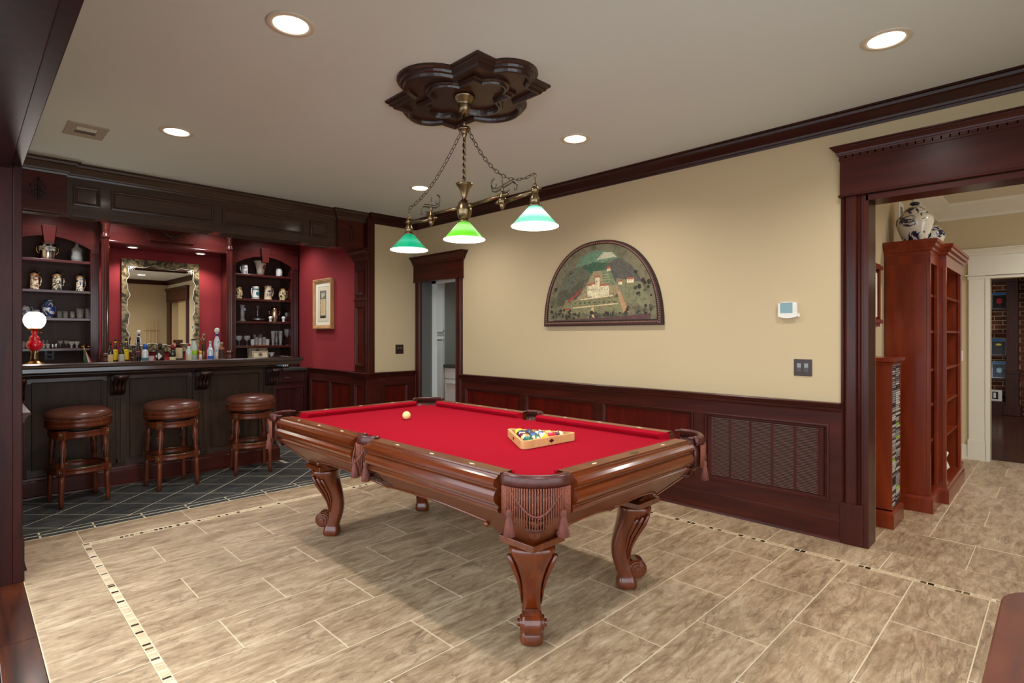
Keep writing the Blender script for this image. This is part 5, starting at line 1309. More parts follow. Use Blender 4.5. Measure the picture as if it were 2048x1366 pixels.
f = MB(tfn); f.add([(.03+.022*cos(a), h*.58+.035*sin(a), r*.66) for a in [2*pi*j/12 for j in range(12)]], [tuple(range(12))]); f.build('crest', col(110,60,44,.5), t)
# ice bucket, decanter
ib, r, h = lathe_thing('engraved silver ice bucket with scroll handles on the top left shelf', 'ice bucket', 'ice_bucket', 95, 34, 38, S1, [(0,0),(.88,0),(.95,.06),(1,.4),(1,.78),(.97,.84),(.75,.94),(.4,1),(0,1)], M['silver'])
for q in (-1, 1):
    f = MB(); f.tube([(q*r*.95,0,h*.70),(q*r*1.15,0,h*.72),(q*r*1.35,0,h*.9)], [.006,.008,.003], 6); f.build('finial', M['black'], ib)
    f = MB(); f.tube([(q*r*1.0,0,h*.3),(q*r*1.25,0,h*.45),(q*r*1.28,0,h*.65),(q*r*1.0,0,h*.7)], .006, 6); f.build('handle', M['gold'], ib)
f = MB(); f.lathe([(r*.90,h*.15),(r*1.005,h*.5),(r*1.012,h*.7)], n=32, caps=False); f.build('engraved_band', mottled('engraved', [(.4,(120,118,116)),(.6,(226,222,216))], 40, .3), ib)
t, r, h = lathe_thing('clear glass decanter with square stopper at the right of the top left shelf', 'decanter', 'decanter', 154, 25, 45, S1, [(.75,0),(.92,.02),(.98,.2),(.85,.35),(1,.5),(.9,.6),(.4,.68),(.28,.72),(.35,.78),(.3,.8),(.22,.79),(.2,.7),(.8,.55),(.7,.35),(.85,.2),(.75,.04),(0,.04)], M['glass'])
f = MB(); f.lathe([(r*.2,h*.78),(r*.25,h*.86),(r*.42,h*.88),(r*.45,h*.98),(1e-4,h)], n=8); f.build('stopper', M['glass'], t)
# row 3 left
bg = porcelain('delft', (216,220,226), (28,62,140), 16, .5, .54)
bg2 = porcelain('delft_light', (206,212,220), (70,94,140), 24, .5, .58)
t, r, h = lathe_thing('round blue and white vase in the middle of the left bookcase', 'vase', 'blue_vase', 97, 30, 36, S3, [(0,0),(.55,0),(.58,.04),(.62,.08),(1,.42),(.98,.58),(.62,.82),(.55,.88),(.58,1),(.5,1),(.45,.85),(0,.8)], bg)
f = MB(); f.lathe([(r*.60,h*.86),(r*.61,h*.90),(r*.59,h*.93)], n=24, caps=False); f.lathe([(r*.64,h*.085),(r*.74,h*.14)], n=24, caps=False); f.build('blue_band', col(24,58,140,.2), t)
t, r, h = lathe_thing('small grey-blue jug behind the globe lamp on the left bookcase', 'jug', 'small_jug', 52, 22, 24, S3, [(0,0),(.55,0),(.9,.3),(1,.5),(.7,.85),(.62,1),(.55,1),(.6,.85),(0,.8)], bg2)
f = MB(); handle(f, r*.8, h*.45, h*.9, r*.4, 0, .005); f.build('handle', bg2, t)
lathe_thing('pale blue and white beaker beside the round blue vase', 'cup', 'beaker', 73, 15, 16, S3, [(0,0),(.7,0),(.8,.3),(1,1),(.93,1),(.7,.1),(0,.1)], bg2)
TUM = [(0,0),(.85,0),(.88,.05),(1,1),(.93,1),(.82,.12),(0,.12)]
lathe_thing('clear glass tumbler right of the blue vase', 'glass', 'tumbler', 119, 11, 14, S3, TUM, M['glass'])
lathe_thing('clear glass tumbler, second from the blue vase', 'glass', 'tumbler', 131, 12, 14, S3, TUM, M['glass'])
t, r, h = lathe_thing('small glass jar with greenish contents and tan lid on the left bookcase', 'jar', 'small_jar', 145, 11, 14, S3, [(0,0),(.9,0),(1,.1),(1,.8),(.8,.9),(.75,.9),(.9,.78),(.9,.1),(0,.08)], M['glass'])
f = MB(); f.lathe([(r*.85,h*.88),(r*.85,h*.98),(1e-4,h)], n=16); f.build('lid', col(190,150,110,.4), t); f = MB(); f.lathe([(r*.8,h*.12),(r*.8,h*.7),(1e-4,h*.7)], n=14); f.build('contents', col(150,164,140,.6), t)
lathe_thing('large clear tumbler near the right of the left bookcase', 'glass', 'tumbler', 160, 16, 20, S3, TUM, M['glass'])
lathe_thing('large clear tumbler at the right end of the left bookcase', 'glass', 'tumbler', 176, 13, 20, S3, TUM, M['glass'])
# row 4 left
WINE = [(.75,0),(.7,.02),(.08,.05),(.06,.4),(.2,.48),(.8,.62),(.95,.8),(.85,1),(.8,1),(.9,.8),(.7,.62),(0,.5)]
CUP = [(0,0),(.6,0),(.65,.1),(.95,.7),(1,1),(.92,1),(.6,.2),(0,.2)]
BOWL = [(0,0),(.45,0),(.42,.15),(.2,.25),(.5,.45),(.95,.8),(1,1),(.92,1),(.5,.5),(0,.4)]
lathe_thing('clear footed glass just right of the globe lamp', 'glass', 'footed_glass', 75, 12, 16, S4, TUM, M['glass'])
for q, (px, w_, h_, m_, p_, nm_) in enumerate(((87,9,17,M['glass'],[(0,0),(1,0),(1,.4),(.5,.6),(.35,.9),(0,1)],'shaker'),(94,9,17,M['glass'],[(0,0),(1,0),(1,.4),(.5,.6),(.35,.9),(0,1)],'shaker'))):
    lathe_thing('small clear shaker, %s of two on the low left shelf' % ('left', 'right')[q], 'shaker', nm_, px, w_, h_, S4, p_, m_, Y=8.02)
lathe_thing('small white cup, left of two on the low left shelf', 'cup', 'small_cup', 86, 10, 9, S4, CUP, m_, Y=7.88)
lathe_thing('small white cup, right of two on the low left shelf', 'cup', 'small_cup', 96, 9, 9, S4, CUP, m_, Y=7.88)
for q, px in enumerate((105, 112)): lathe_thing('small silver stacking cup, %s of the pair on the low left shelf' % ('left', 'right')[q], 'cup', 'silver_cup', px, 7, 9, S4, [(0,0),(1,0),(.9,.2),(1,.3),(.9,.45),(1,.6),(.9,.8),(1,1),(0,1)], M['silver'])
lathe_thing('bowl-shaped stem glass, left of two by the white bowls', 'glass', 'stem_glass', 121, 12, 15, S4, WINE, M['glass'])
lathe_thing('bowl-shaped stem glass, right of two by the white bowls', 'glass', 'stem_glass', 133, 12, 15, S4, WINE, M['glass'])
wb = mat('white_china', (222,222,218), .25)
lathe_thing('white footed bowl, left of two on the low left shelf', 'bowl', 'white_bowl', 143, 12, 13, S4, BOWL, wb)
lathe_thing('white footed bowl, right of two on the low left shelf', 'bowl', 'white_bowl', 154, 12, 13, S4, BOWL, wb)
lathe_thing('flat gilt trinket dish, left, at the end of the low left shelf', 'dish', 'gilt_dish', 166, 11, 5, S4, [(0,0),(.9,0),(1,.5),(.9,1),(0,.9)], M['gold'])
lathe_thing('flat gilt trinket dish, right, at the end of the low left shelf', 'dish', 'gilt_dish', 177, 8, 5, S4, [(0,0),(.9,0),(1,.5),(.9,1),(0,.9)], M['gold'])
lathe_thing('cut crystal dish at the left end of the low left shelf', 'dish', 'crystal_dish', 46, 14, 14, S4, CUP, M['glass'])
# outlet and flag
ot = thing('power_outlet', 'dark power outlet on the back of the left bookcase', 'outlet', (atpx(99, 8.17), 8.169, 1.15))
f = MB(tfn); f.box(-.045,.045,-.058,.058,0,.006); f.build('plate', M['carve'], ot, bev=.002); f = MB(tfn); f.box(-.02,.02,.01,.04,.006,.009); f.build('socket', M['black'], ot); f = MB(tfn); f.box(-.02,.02,-.04,-.01,.006,.009); f.build('socket', M['black'], ot)
fl = thing('desk_flag', 'small green white and red desk flag on a pole behind the bar', 'flag', (atpx(168, 7.7), 7.7, CZ))
f = MB(); f.lathe([(.035,0),(.03,.015),(.006,.02)], n=16); f.build('base', M['black'], fl); f = MB(); f.tube([(0,0,.01),(0,0,.335)], .003, 6); f.sphere((0,0,.338), .008, 8); f.build('pole', M['gold'], fl)
for q, c_ in enumerate(((30,80,56),(206,200,190),(176,20,40))):
    f = MB(); n = 6; vs = []
    for i in range(n+1):
        t = i/n; zt_ = .32-.02*q*(1-t); x0_ = .004+.0*t
        a = (.004+(.045*q)*(.15+.85*t)*.9, .30-.19*t-.012*q); b = (.004+(.045*(q+1))*(.15+.85*t)*.9, .30-.19*t-.012*(q+1)-.02*t)
        vs += [(a[0], .004*sin(5*t+q), a[1]), (b[0], .004*sin(5*t+q+1), b[1])]
    f.add(vs+[(x, y+.002, z) for x, y, z in vs], [(2*i,2*i+1,2*i+3,2*i+2) for i in range(n)]+[(2*n+2+2*i,2*n+4+2*i,2*n+5+2*i,2*n+3+2*i) for i in range(n)]); f.build('stripe', col(*c_,.8), fl)
# row 3 right
t, r, h = lathe_thing('tall dark crystal vase at the left of the third right shelf', 'vase', 'crystal_vase', 485, 14, 33, S3, [(0,0),(1,0),(.9,.05),(.5,.2),(.7,.45),(.6,.7),(.75,.95),(.8,1),(.7,1),(.5,.7),(0,.2)], M['glass'])
f = MB(); f.sphere((.02, -r*.7, h*.72), .013, 8, 1, .3, 1.4); f.build('blue_label', col(150,180,230,.3), t)
t, r, h = lathe_thing('silver trumpet stand on a wide glass dish, right bookcase', 'centrepiece', 'trumpet_centrepiece', 515, 30, 31, S3, [(0,0),(.6,0),(.95,.1),(1,.16),(.9,.18),(.3,.28),(.1,.32),(.08,.4),(.14,.46),(.08,.52),(.09,.7),(.3,.96),(.36,1),(.3,1),(.05,.72),(0,.7)], M['pewter'])
t, r, h = lathe_thing('silver two-handled trophy cup on the right bookcase', 'trophy', 'trophy_cup', 549, 15, 31, S3, [(0,0),(.9,0),(.85,.05),(.95,.1),(1,.6),(.95,.85),(.7,.96),(0,1)], mat('champagne_silver', (196,176,150), .25, 1))
for q in (-1, 1): f = MB(); f.tube([(q*r*.95,0,h*.45),(q*r*1.5,0,h*.5),(q*r*1.55,0,h*.68),(q*r*1.3,0,h*.74)], .006, 6); f.build('handle', M['gold'], t)
for q, px in enumerate((541, 567)): lathe_thing('tiny white figurine %s of the silver trophy cup' % ('left', 'right')[q], 'figurine', 'tiny_figurine', px, 8, 11, S3, [(0,0),(.7,0),(.8,.1),(.5,.3),(.9,.55),(1,.75),(.7,.95),(0,1)], wb, Y=7.85)
lathe_thing('cut crystal glass, left of two at the end of the third right shelf', 'glass', 'crystal_glass', 573, 8, 19, S3, WINE, M['glass']); lathe_thing('cut crystal glass, right of two at the end of the third right shelf', 'glass', 'crystal_glass', 579, 7, 17, S3, WINE, M['glass'])
# row 4 right
for q, (px, w_, h_) in enumerate(((478,15,20),(494,15,20))): lathe_thing('balloon wine glass, %s of two at the left of the fourth right shelf' % ('left', 'right')[q], 'glass', 'wine_glass', px, w_, h_, S4, WINE, M['glass'])
tr = G('round tan tray under the small glasses on the fourth right shelf', 'tray', 523, 7.93, S4, 'round_tray'); f = MB(); f.lathe([(.09,0),(.1,.004),(.1,.010),(.094,.006),(1e-4,.006)], n=28, caps=False); f.build('dish', col(176,128,80,.4), tr)
for q, (px, h_, Y, wh) in enumerate(((509,22,8.03,'back left'),(520,22,8.03,'back middle'),(505,13,7.86,'front left'),(513,16,7.92,'front inner left'),(520,14,7.90,'front centre'),(528,16,7.93,'front inner right'),(535,13,7.87,'front right'))):
    lathe_thing('small clear glass on the round tray, %s' % wh, 'glass', 'small_glass', px, 8, h_, S4+(.007 if q in (3,4,5) else 0), TUM, M['glass'], Y=Y, grp='small glasses around the round tray')
for q, (px, Y) in enumerate(((546,7.9),(553,8.0),(561,7.9))): lathe_thing('tall pilsner glass, %s of three on the fourth right shelf' % ('left','middle','right')[q], 'glass', 'pilsner_glass', px, 9, 29, S4, [(0,0),(.75,0),(.8,.04),(.5,.08),(.7,.3),(.95,.9),(1,1),(.94,1),(.62,.3),(0,.12)], M['glass'], Y=Y)
lathe_thing('large stemmed wine glass at the right end of the fourth right shelf', 'glass', 'wine_glass', 575, 16, 33, S4, WINE, M['glass'])
# behind the bar on the counter, right bookcase
for q, (px, w_, h_, Y) in enumerate(((518,.27,.30,7.86),(523,.21,.235,7.76))):
    t = thing('engraved_card', ('large ornate cream card', 'smaller ornate cream card in front')[q]+' leaning on the counter in the right bookcase', 'card', (atpx(px, Y), Y, CZ)); t.rotation_euler = (radians(-12), 0, 0)
    f = MB(tfn); f.box(-w_/2, w_/2, 0, h_, -.004, 0); f.build('card', col(206,192,160,.7), t); f = MB(); f.sweep([(-w_/2+.014,-.0005,.014),(w_/2-.014,-.0005,.014),(w_/2-.014,-.0005,h_-.014),(-w_/2+.014,-.0005,h_-.014)], [(0,0),(0,.001),(.007,.001),(.007,0)], closed=True, N=(0,-1,0), flip=-1); f.build('border', col(96,84,66,.7), t)
    f = MB(tfn); f.add([(.03*cos(a), h_*.8+.026*sin(a), .001) for a in [2*pi*j/12 for j in range(12)]], [tuple(range(12))]); f.build('vignette', col(110,98,78,.7), t)
lathe_thing('small white compote on the counter in the right bookcase', 'dish', 'white_compote', 543, 12, 30, CZ, [(0,0),(.5,0),(.45,.05),(.12,.15),(.12,.55),(.4,.7),(.95,.9),(1,1),(.9,1),(.4,.8),(0,.7)], wb, Y=7.9)
cst = thing('glass_rack', 'small rack of blue and white shot glasses on the back counter under the bar top', 'rack', (atpx(566, 7.53), 7.55, CZ)); f = MB(); f.box(-.085,.085,-.02,.02,0,.02); f.build('tray', M['black'], cst)
for q in range(6): f = MB(); f.lathe([(.009,.02),(.011,.05),(1e-4,.05)], -.07+.028*q, 0, 0, 10); f.build('shot_glass', col(*((70,150,200) if q < 3 else (200,206,210)),.2), cst)
# bottles on the bar top
BT = 1.108
def bottle(lab, px, wpx, hpx, prof, m_, Y=6.36, label=None, lz=(.1,.5), cap=None, capz=.9, lmat=None, n=20, txt=None, neck=None, square=False):
    t = G(lab, 'bottle', px, Y, BT, 'bottle', 'bottles on the bar top'); r = width(px, Y, wpx)/2; h = height(px, Y, hpx)
    f = MB()
    P = [(max(a*r, 1e-4), b*h) for a, b in prof]
    if square: f.lathe([(a*1.30, z) for a, z in P], n=4, caps=False, smooth=False)
    else: f.lathe(P, n=n, caps=False)
    b_ = f.build('glass', m_, t)
    if square: b_.rotation_euler = (0,0,pi/4); b_.location = (0,0,0)
    def rad(z):
        for (a0, z0), (a1, z1) in zip(prof, prof[1:]):
            if z0 <= z <= z1 and z1 > z0: return r*(a0+(a1-a0)*(z-z0)/(z1-z0))
        return r
    if label:
        f = MB()
        if square: q = r*.93; f.box(-q*.8, q*.8, -q*1.02, -q*.985, lz[0]*h, lz[1]*h)
        else:
            zs_ = [lz[0]+(lz[1]-lz[0])*i/5 for i in range(6)]; vs = []; k = 12
            for z in zs_:
                for i in range(k+1): a = radians(-150+120*i/k-10); q = rad(z)+.0009; vs.append((q*cos(a), q*sin(a), z*h))
            f.add(vs, [(j*(k+1)+i, j*(k+1)+i+1, (j+1)*(k+1)+i+1, (j+1)*(k+1)+i) for j in range(5) for i in range(k)])
        f.build('label', lmat or col(*label,.6), t)
    if cap:
        f = MB(); q = rad(capz)*1.12; f.lathe([(q,capz*h),(q,h*.995),(1e-4,h)], n=14); f.build('cap', col(*cap,.35), t)
    if neck: f = MB(); z_ = neck[1]*h; q = rad(neck[1])*1.05; f.lathe([(q,z_),(rad(neck[2])*1.06,neck[2]*h)], n=16, caps=False); f.build('neck_band', col(*neck[0],.4), t)
    if txt:
        q = rad((lz[0]+lz[1])/2)+.0022; o = lettering(txt[0], txt[1]*r*2, col(*txt[2],.6), t, (0, -q, (lz[0]+(lz[1]-lz[0])*(txt[3] if len(txt) > 3 else .7))*h)); o.rotation_euler = (pi/2, 0, radians(-14)); o.location = (-sin(radians(14))*q, -cos(radians(14))*q, o.location[2])
    return t
STD = [(0,0),(.95,0),(1,.03),(1,.52),(.85,.62),(.45,.74),(.36,.80),(.34,1),(0,1)]
BELL = [(0,0),(.95,0),(1,.04),(1,.40),(.9,.50),(.55,.64),(.42,.74),(.38,.9),(.38,1),(0,1)]
dk = col(26,16,12,.08,coat=1); br = col(60,22,10,.08,coat=1); gr = col(34,36,16,.08,coat=1); am = col(120,52,14,.1,coat=1)
bottle('dark bottle with a cream label, first from the left on the bar', 221, 12, 43, STD, dk, label=(206,178,126), lz=(.05,.42), cap=(30,16,20), capz=.86, Y=6.28)
bottle('brown liqueur bottle with a yellow label, left one of the pair', 231, 11.5, 48, BELL, br, label=(238,200,30), lz=(.12,.55), cap=(16,12,12), capz=.90, neck=((238,200,30),.84,.89), txt=('KAHLÚA',.20,(120,30,20),.8), Y=6.40)
bottle('dark green bottle with an oval cream label between the yellow labels', 243, 14, 43, [(0,0),(.9,0),(1,.06),(1,.30),(.8,.50),(.42,.66),(.3,.78),(.28,1),(0,1)], gr, label=(186,176,160), lz=(.05,.42), cap=(50,60,34), capz=.88, Y=6.28)
bottle('brown liqueur bottle with a yellow label, right one of the pair', 252.5, 11.5, 48, BELL, br, label=(238,200,30), lz=(.12,.55), cap=(16,12,12), capz=.90, neck=((238,200,30),.84,.89), txt=('KAHLÚA',.20,(120,30,20),.8), Y=6.40)
bottle('small black cream liqueur bottle with an oval label', 267, 13, 34, BELL, dk, label=(60,30,24), lz=(.08,.42), cap=(20,16,16), capz=.86, txt=('BAILEYS',.17,(220,190,150)), Y=6.28)
bottle('tall black cream liqueur bottle with a red and gold label', 276.5, 13, 50, BELL, dk, label=(84,34,28), lz=(.22,.5), cap=(16,14,16), capz=.80, txt=('BAILEYS',.17,(226,190,140)), Y=6.40)
bottle('clear bottle with a blue cap and an orange and green label', 290, 14, 36, STD, col(206,208,206,.08,coat=1), label=(70,110,120), lz=(.02,.24), cap=(40,90,170), capz=.70, neck=((24,26,34),.74,.86))
bottle('black square bottle with a white diamond label', 320, 15, 36, [(0,0),(1,0),(1,.66),(.5,.74),(.42,.8),(.5,.82),(.5,1),(0,1)], dk, square=True, Y=6.36)
t = bpy.data.objects['bottle.007']; f = MB(tfn); q = .034; f.add([(0,.02,q+.003),(.03,.055,q+.003),(0,.09,q+.003),(-.03,.055,q+.003)], [(0,1,2,3)]); o = f.build('label', col(214,212,206,.6), t); o.rotation_euler = (0,0,radians(-28))
bottle('small dark bottle with a red cap and a cream label', 345, 14, 34, [(0,0),(1,0),(1,.45),(.95,.6),(.5,.72),(.4,.8),(.42,1),(0,1)], dk, label=(214,200,150), lz=(.02,.28), cap=(140,14,24), capz=.72, Y=6.28)
bottle('square amber bottle with a wide black cap and a cream label', 356, 19, 42, [(0,0),(1,0),(1,.66),(.45,.74),(.45,.84),(.9,.86),(.9,1),(0,1)], col(60,20,12,.08,coat=1), square=True, Y=6.42, label=(206,184,140), lz=(.12,.62))
bottle('small clear bottle with a red cap and a cream label', 377.5, 13, 35, [(0,0),(1,0),(1,.5),(.85,.62),(.45,.7),(.4,1),(0,1)], col(200,206,200,.08,coat=1), label=(214,198,160), lz=(.04,.34), cap=(190,16,40), capz=.86, Y=6.28)
bottle('round clear jar with a lime green label', 387, 17, 43, [(0,0),(.9,0),(1,.05),(1,.62),(.7,.74),(.5,.8),(.55,1),(0,1)], col(190,200,184,.08,coat=1), label=(160,200,40), lz=(.26,.46), cap=(26,26,24), capz=.93, Y=6.42)
bottle('tiny bottle with a yellow cap', 401, 7, 20, STD, col(210,206,190,.1,coat=1), label=(190,186,170), lz=(.05,.4), cap=(236,190,30), capz=.68, Y=6.27)
bottle('amber decanter bottle with flared shoulders', 407.5, 14, 53, [(0,0),(.7,0),(.75,.05),(.62,.3),(.62,.62),(.95,.74),(1,.80),(.6,.86),(.34,.9),(.34,1),(0,1)], am, label=(60,40,30), lz=(.34,.6), cap=(160,150,130), capz=.92, Y=6.42)
bottle('clear bottle with a bright blue label', 420.5, 13, 39, [(0,0),(.95,0),(1,.03),(1,.5),(.8,.6),(.4,.72),(.36,1),(0,1)], col(196,204,212,.08,coat=1), label=(40,90,190), lz=(.02,.24), cap=(170,180,184), capz=.86, Y=6.28)
t = bottle('tall white and blue ceramic bottle with a ball stopper', 434, 14, 64, [(0,0),(.8,0),(.85,.05),(.8,.22),(.7,.3),(1,.42),(.95,.52),(.7,.62),(.42,.72),(.4,.82),(.5,.84),(0,.85)], porcelain('agave_bottle', (220,222,226), (60,90,170), 30, .6, .64), neck=((24,50,140),.73,.81), Y=6.42)
f = MB(); h = height(434,6.42,64); f.sphere((0,0,h*.92), h*.075, 16); f.lathe([(h*.06,h*.85),(h*.075,h*.87),(h*.06,h*.89)], n=16); f.build('stopper', wb, t)
bottle('squat amber bottle with a dark round label, last on the right', 443, 13, 36, [(0,0),(.95,0),(1,.03),(1,.62),(.85,.70),(.35,.76),(.3,.82),(.45,.84),(.45,1),(0,1)], col(150,84,40,.1,coat=1), label=(60,36,24), lz=(.12,.6), cap=(150,140,110), capz=.85, Y=6.28)
bottle('low clear glass with faceted sides beside the black square bottle', 303, 12, 12, TUM, M['glass'], Y=6.34)['category'] = 'glass'
# globe lamp
gl = thing('globe_lamp', 'ruby glass table lamp with a lit white globe at the left end of the bar', 'table lamp', (.455, 6.28, BT))
f = MB(); f.lathe([(.085,0),(.085,.008),(.075,.016),(.05,.022),(.035,.035),(.03,.04)], n=32); f.build('base', M['gold'], gl)
f = MB(); f.lathe([(.028,.04),(.03,.06),(.024,.10),(.03,.13)], n=20); f.build('stem', M['brass'], gl)
f = MB(); f.lathe([(.02,.125),(.045,.145),(.058,.175),(.05,.205),(.03,.225),(.04,.235),(.03,.25),(.016,.27),(.024,.29),(.02,.305)], n=16); f.build('ruby_font', M['litred'], gl)
f = MB(); f.lathe([(.02,.30),(.045,.312),(.05,.318),(.045,.322),(.02,.322)], n=24); f.tube([(.02,0,.29),(.045,0,.285),(.05,0,.28)], .004, 6); f.build('burner', M['gold'], gl)
f = MB(); f.lathe([(.042,.322),(.062,.340),(.0755,.372),(.078,.395),(.072,.424),(.052,.450),(.030,.462),(.028,.462)], n=36, caps=False); f.build('globe', M['litw'], gl)
f = MB()
for u, v in ((-.02,0),(.012,.004),(.036,-.002)): q_ = lambda x, z: tfn(x, z, sqrt(.0785**2-x*x)+.0008); f.tube([q_(u-.009, .395+v), q_(u-.003, .403+v), q_(u+.002, .395+v), q_(u+.009, .40+v)], .0016, 4)
f.build('painted_marks', col(60,60,60,.5), gl, kind='stuff')
l_ = bpy.data.lights.new('globe_bulb', 'POINT'); l_.energy = 5; l_.shadow_soft_size = .07; l_.color = (1,.93,.84); o = bpy.data.objects.new('globe_bulb', l_); o.location = (.455, 6.28, BT+.39+.12); C.objects.link(o)

# ================================================================ hall beyond the cased opening
bk = thing('tall_bookcase', 'tall reddish breakfront bookcase with stepped cornice in the hall', 'bookcase', (5.95, .83, 0))
def casepart(name, m_, *b, bev=0): f = MB(); f.box(*b); return f.build(name, m_, bk, world=True, bev=bev)
B0, B1, B2, B3 = 5.285, 5.68, 6.63, 7.02; YW = 1.025
def section(x0, x1, yf, tag_):
    casepart('side_panel', M['case'], x0, x0+.03, yf+.004, YW, .11, 2.02); casepart('side_panel', M['case'], x1-.03, x1, yf+.004, YW, .11, 2.02)
    casepart('back_panel', M['casein'], x0+.03, x1-.03, YW-.02, YW, .11, 2.02)
    for z in (.53, .82, 1.10, 1.41, 1.70): casepart('shelf', M['case'], x0+.03, x1-.03, yf+.02, YW-.02, z-.022, z, bev=.002)
    casepart('top_board', M['case'], x0-.002, x1+.002, yf-.008, YW-.001, 1.93, 2.03); casepart('bottom_board', M['case'], x0-.002, x1+.002, yf-.008, YW-.001, .10, .14)
    for a in (x0-.0015, x1-.0435): casepart('stile', M['case'], a, a+.045, yf-.006, yf+.02, .11, 1.95, bev=.004)
    f = MB(); f.sweep([(x0, YW, 0), (x0, yf, 0), (x1, yf, 0), (x1, YW, 0)], [(0,0),(.028,0),(.028,.105),(.020,.125),(0,.13)], flip=-1); f.build('plinth', M['case'], bk, world=True)
    f = MB(); f.sweep([(x0, YW, 2.0), (x0, yf, 2.0), (x1, yf, 2.0), (x1, YW, 2.0)], [(0,0),(.006,0),(.010,.02),(.022,.03),(.026,.045),(.042,.06),(.048,.075),(.058,.085),(.058,.11),(0,.11)], flip=-1); f.build('cornice', M['case'], bk, world=True)
    casepart('top', M['case'], x0, x1, yf, YW, 2.02, 2.10)
section(B0, B1, .735, 'a'); section(B1, B2, .685, 'b'); section(B2, B3, .735, 'c')
rng = random.Random(5)
for q in range(5):
    t = thing('book', 'tall dark red book, %s in the row on the lowest hall bookcase shelf' % ('leftmost','second from left','middle','fourth from left','rightmost')[q], 'book', (5.75+.045*q, .80, .14), 0, 'red books on the lowest bookcase shelf')
    f = MB(); f.box(-.019,.019,-.09,.09,0,.34-.01*(q%2)); f.build('cover', col(120,30,24,.4), t, bev=.003); f = MB(); f.box(-.015,.015,-.088,.086,.004,.342-.01*(q%2)); f.build('pages', col(206,196,176,.8), t)
t = thing('paper_roll', 'crumpled white papers beside the red books in the hall bookcase', 'papers', (6.10, .78, .14)); f = MB(); f.tube([(0,0,.03),(.03,-.04,.08),(.0,-.02,.15),(.05,-.05,.20)], [.03,.035,.03,.015], 7); f.build('sheet', col(220,216,206,.7), t)
for nm_, x, y, wd, ht in (('large', 5.50, .86, .255, .345), ('small', 6.0, .82, .20, .25)):
    t = thing('ginger_jar', '%s lidded blue and white ginger jar %s the tall bookcase' % (nm_, 'on the near end of' if nm_ == 'large' else 'standing farther back on'), 'jar', (x, y, 2.11))
    r = wd/2; h = ht; gz = porcelain('ginger_glaze_'+nm_, (208,198,176), (30,34,62), 11 if nm_ == 'large' else 15, .53, .57)
    f = MB(); f.lathe([(r*.52,0),(r*.55,.01),(r*.62,h*.08),(r*.9,h*.36),(r,h*.5),(r*.97,h*.6),(r*.78,h*.68),(r*.66,h*.705)], n=36); f.build('body', gz, t)
    f = MB(); f.lathe([(r*.72,h*.69),(r*.76,h*.70),(r*.74,h*.725),(r*.66,h*.74),(r*.6,h*.80),(r*.42,h*.87),(r*.16,h*.905),(r*.12,h*.92)], n=32, caps=False); ld = f.build('lid', gz, t)
    f = MB(); f.lathe([(r*.10,h*.91),(r*.26,h*.94),(r*.27,h*.965),(r*.18,h*.995),(1e-4,h)], n=20); f.build('knob', col(30,34,60,.2), ld)
ct = thing('media_tower', 'low reddish wood tower filled with disc cases by the cased opening', 'media tower', (4.81, .94, 0))
def cp(name, m_, *b, bev=0): f = MB(); f.box(*b); return f.build(name, m_, ct, world=True, bev=bev)
cp('side_panel', M['case'], 4.66, 4.682, .862, YW, .12, 1.17); cp('side_panel', M['case'], 4.948, 4.97, .862, YW, .12, 1.17); cp('divider', M['case'], 4.810, 4.820, .866, YW, .13, 1.17)
cp('back_panel', M['casein'], 4.68, 4.95, YW-.015, YW, .12, 1.17); cp('bottom_board', M['case'], 4.66, 4.97, .862, YW, .11, .13)
f = MB(); f.sweep([(4.66,YW,0),(4.66,.862,0),(4.97,.862,0),(4.97,YW,0)], [(0,0),(.016,0),(.016,.10),(.010,.118),(0,.122)], flip=-1); f.build('plinth', M['case'], ct, world=True)
f = MB(); f.sweep([(4.66,YW,1.16),(4.66,.862,1.16),(4.97,.862,1.16),(4.97,YW,1.16)], [(0,0),(.008,0),(.010,.012),(.024,.024),(.024,.05),(0,.05)], flip=-1); f.box(4.66,4.97,.862,YW,1.165,1.21); f.build('cornice', M['case'], ct, world=True)
cdm = None; cc = [(206,204,198),(60,58,56),(30,28,30),(150,148,146),(110,104,100),(190,186,170)]
cdms = {}
for c_ in range(2):
    for k in range(66):
        z = .135+k*.0156; x = 4.746+.138*c_; q = rng.choice((0,0,1,2,3,3,4,5)); 
        if rng.random() < .02: q = 6
        if q not in cdms:
            f = MB(); f.box(-.06,.06,-.07,.06,0,.0105); m_ = col(*(cc[q] if q < 6 else (150,210,60)), .25); o = f.build('disc_case', m_); cdms[q] = o.data
        else: o = link('disc_case', cdms[q])
        tag(o, 'slim disc case stacked in the low wooden tower', 'disc case', 'disc cases in the tower'); o.location = (x, .935+rng.uniform(-.004,.004), z)
# framed picture on the hall wall
hp = thing('framed_picture', 'framed picture with a carved ledge frame partly hidden behind the opening', 'framed picture', (4.80, 1.03, 1.68)); 
th = lambda u, v, w_: (u, -w_, v)
f = MB(th); f.box(-.2,.2,-.17,.17,0,.012); f.build('mount', M['mat_board'], hp); f = MB(th); f.box(-.13,.13,-.10,.10,.012,.014); f.build('print', mottled('red_print', [(.35,(60,40,36)),(.55,(120,60,50)),(.7,(120,110,96))], 14, .7), hp)
f = MB(); f.sweep([th(u, v, 0) for u, v in ((-.22,-.19),(.22,-.19),(.22,.19),(-.22,.19))], [(0,0),(0,.022),(.014,.028),(.03,.016),(.03,0)], closed=True, N=(0,-1,0), flip=-1); f.build('frame', M['case'], hp)
f = MB(th); f.box(-.235,.235,.19,.22,0,.045); f.box(-.215,.215,.22,.235,0,.03); f.build('frame_cap', M['case'], hp, bev=.003); f = MB(th); f.box(-.235,.235,-.22,-.19,0,.045); f.box(-.21,.21,-.245,-.22,0,.03); f.build('frame_ledge', M['case'], hp, bev=.003)
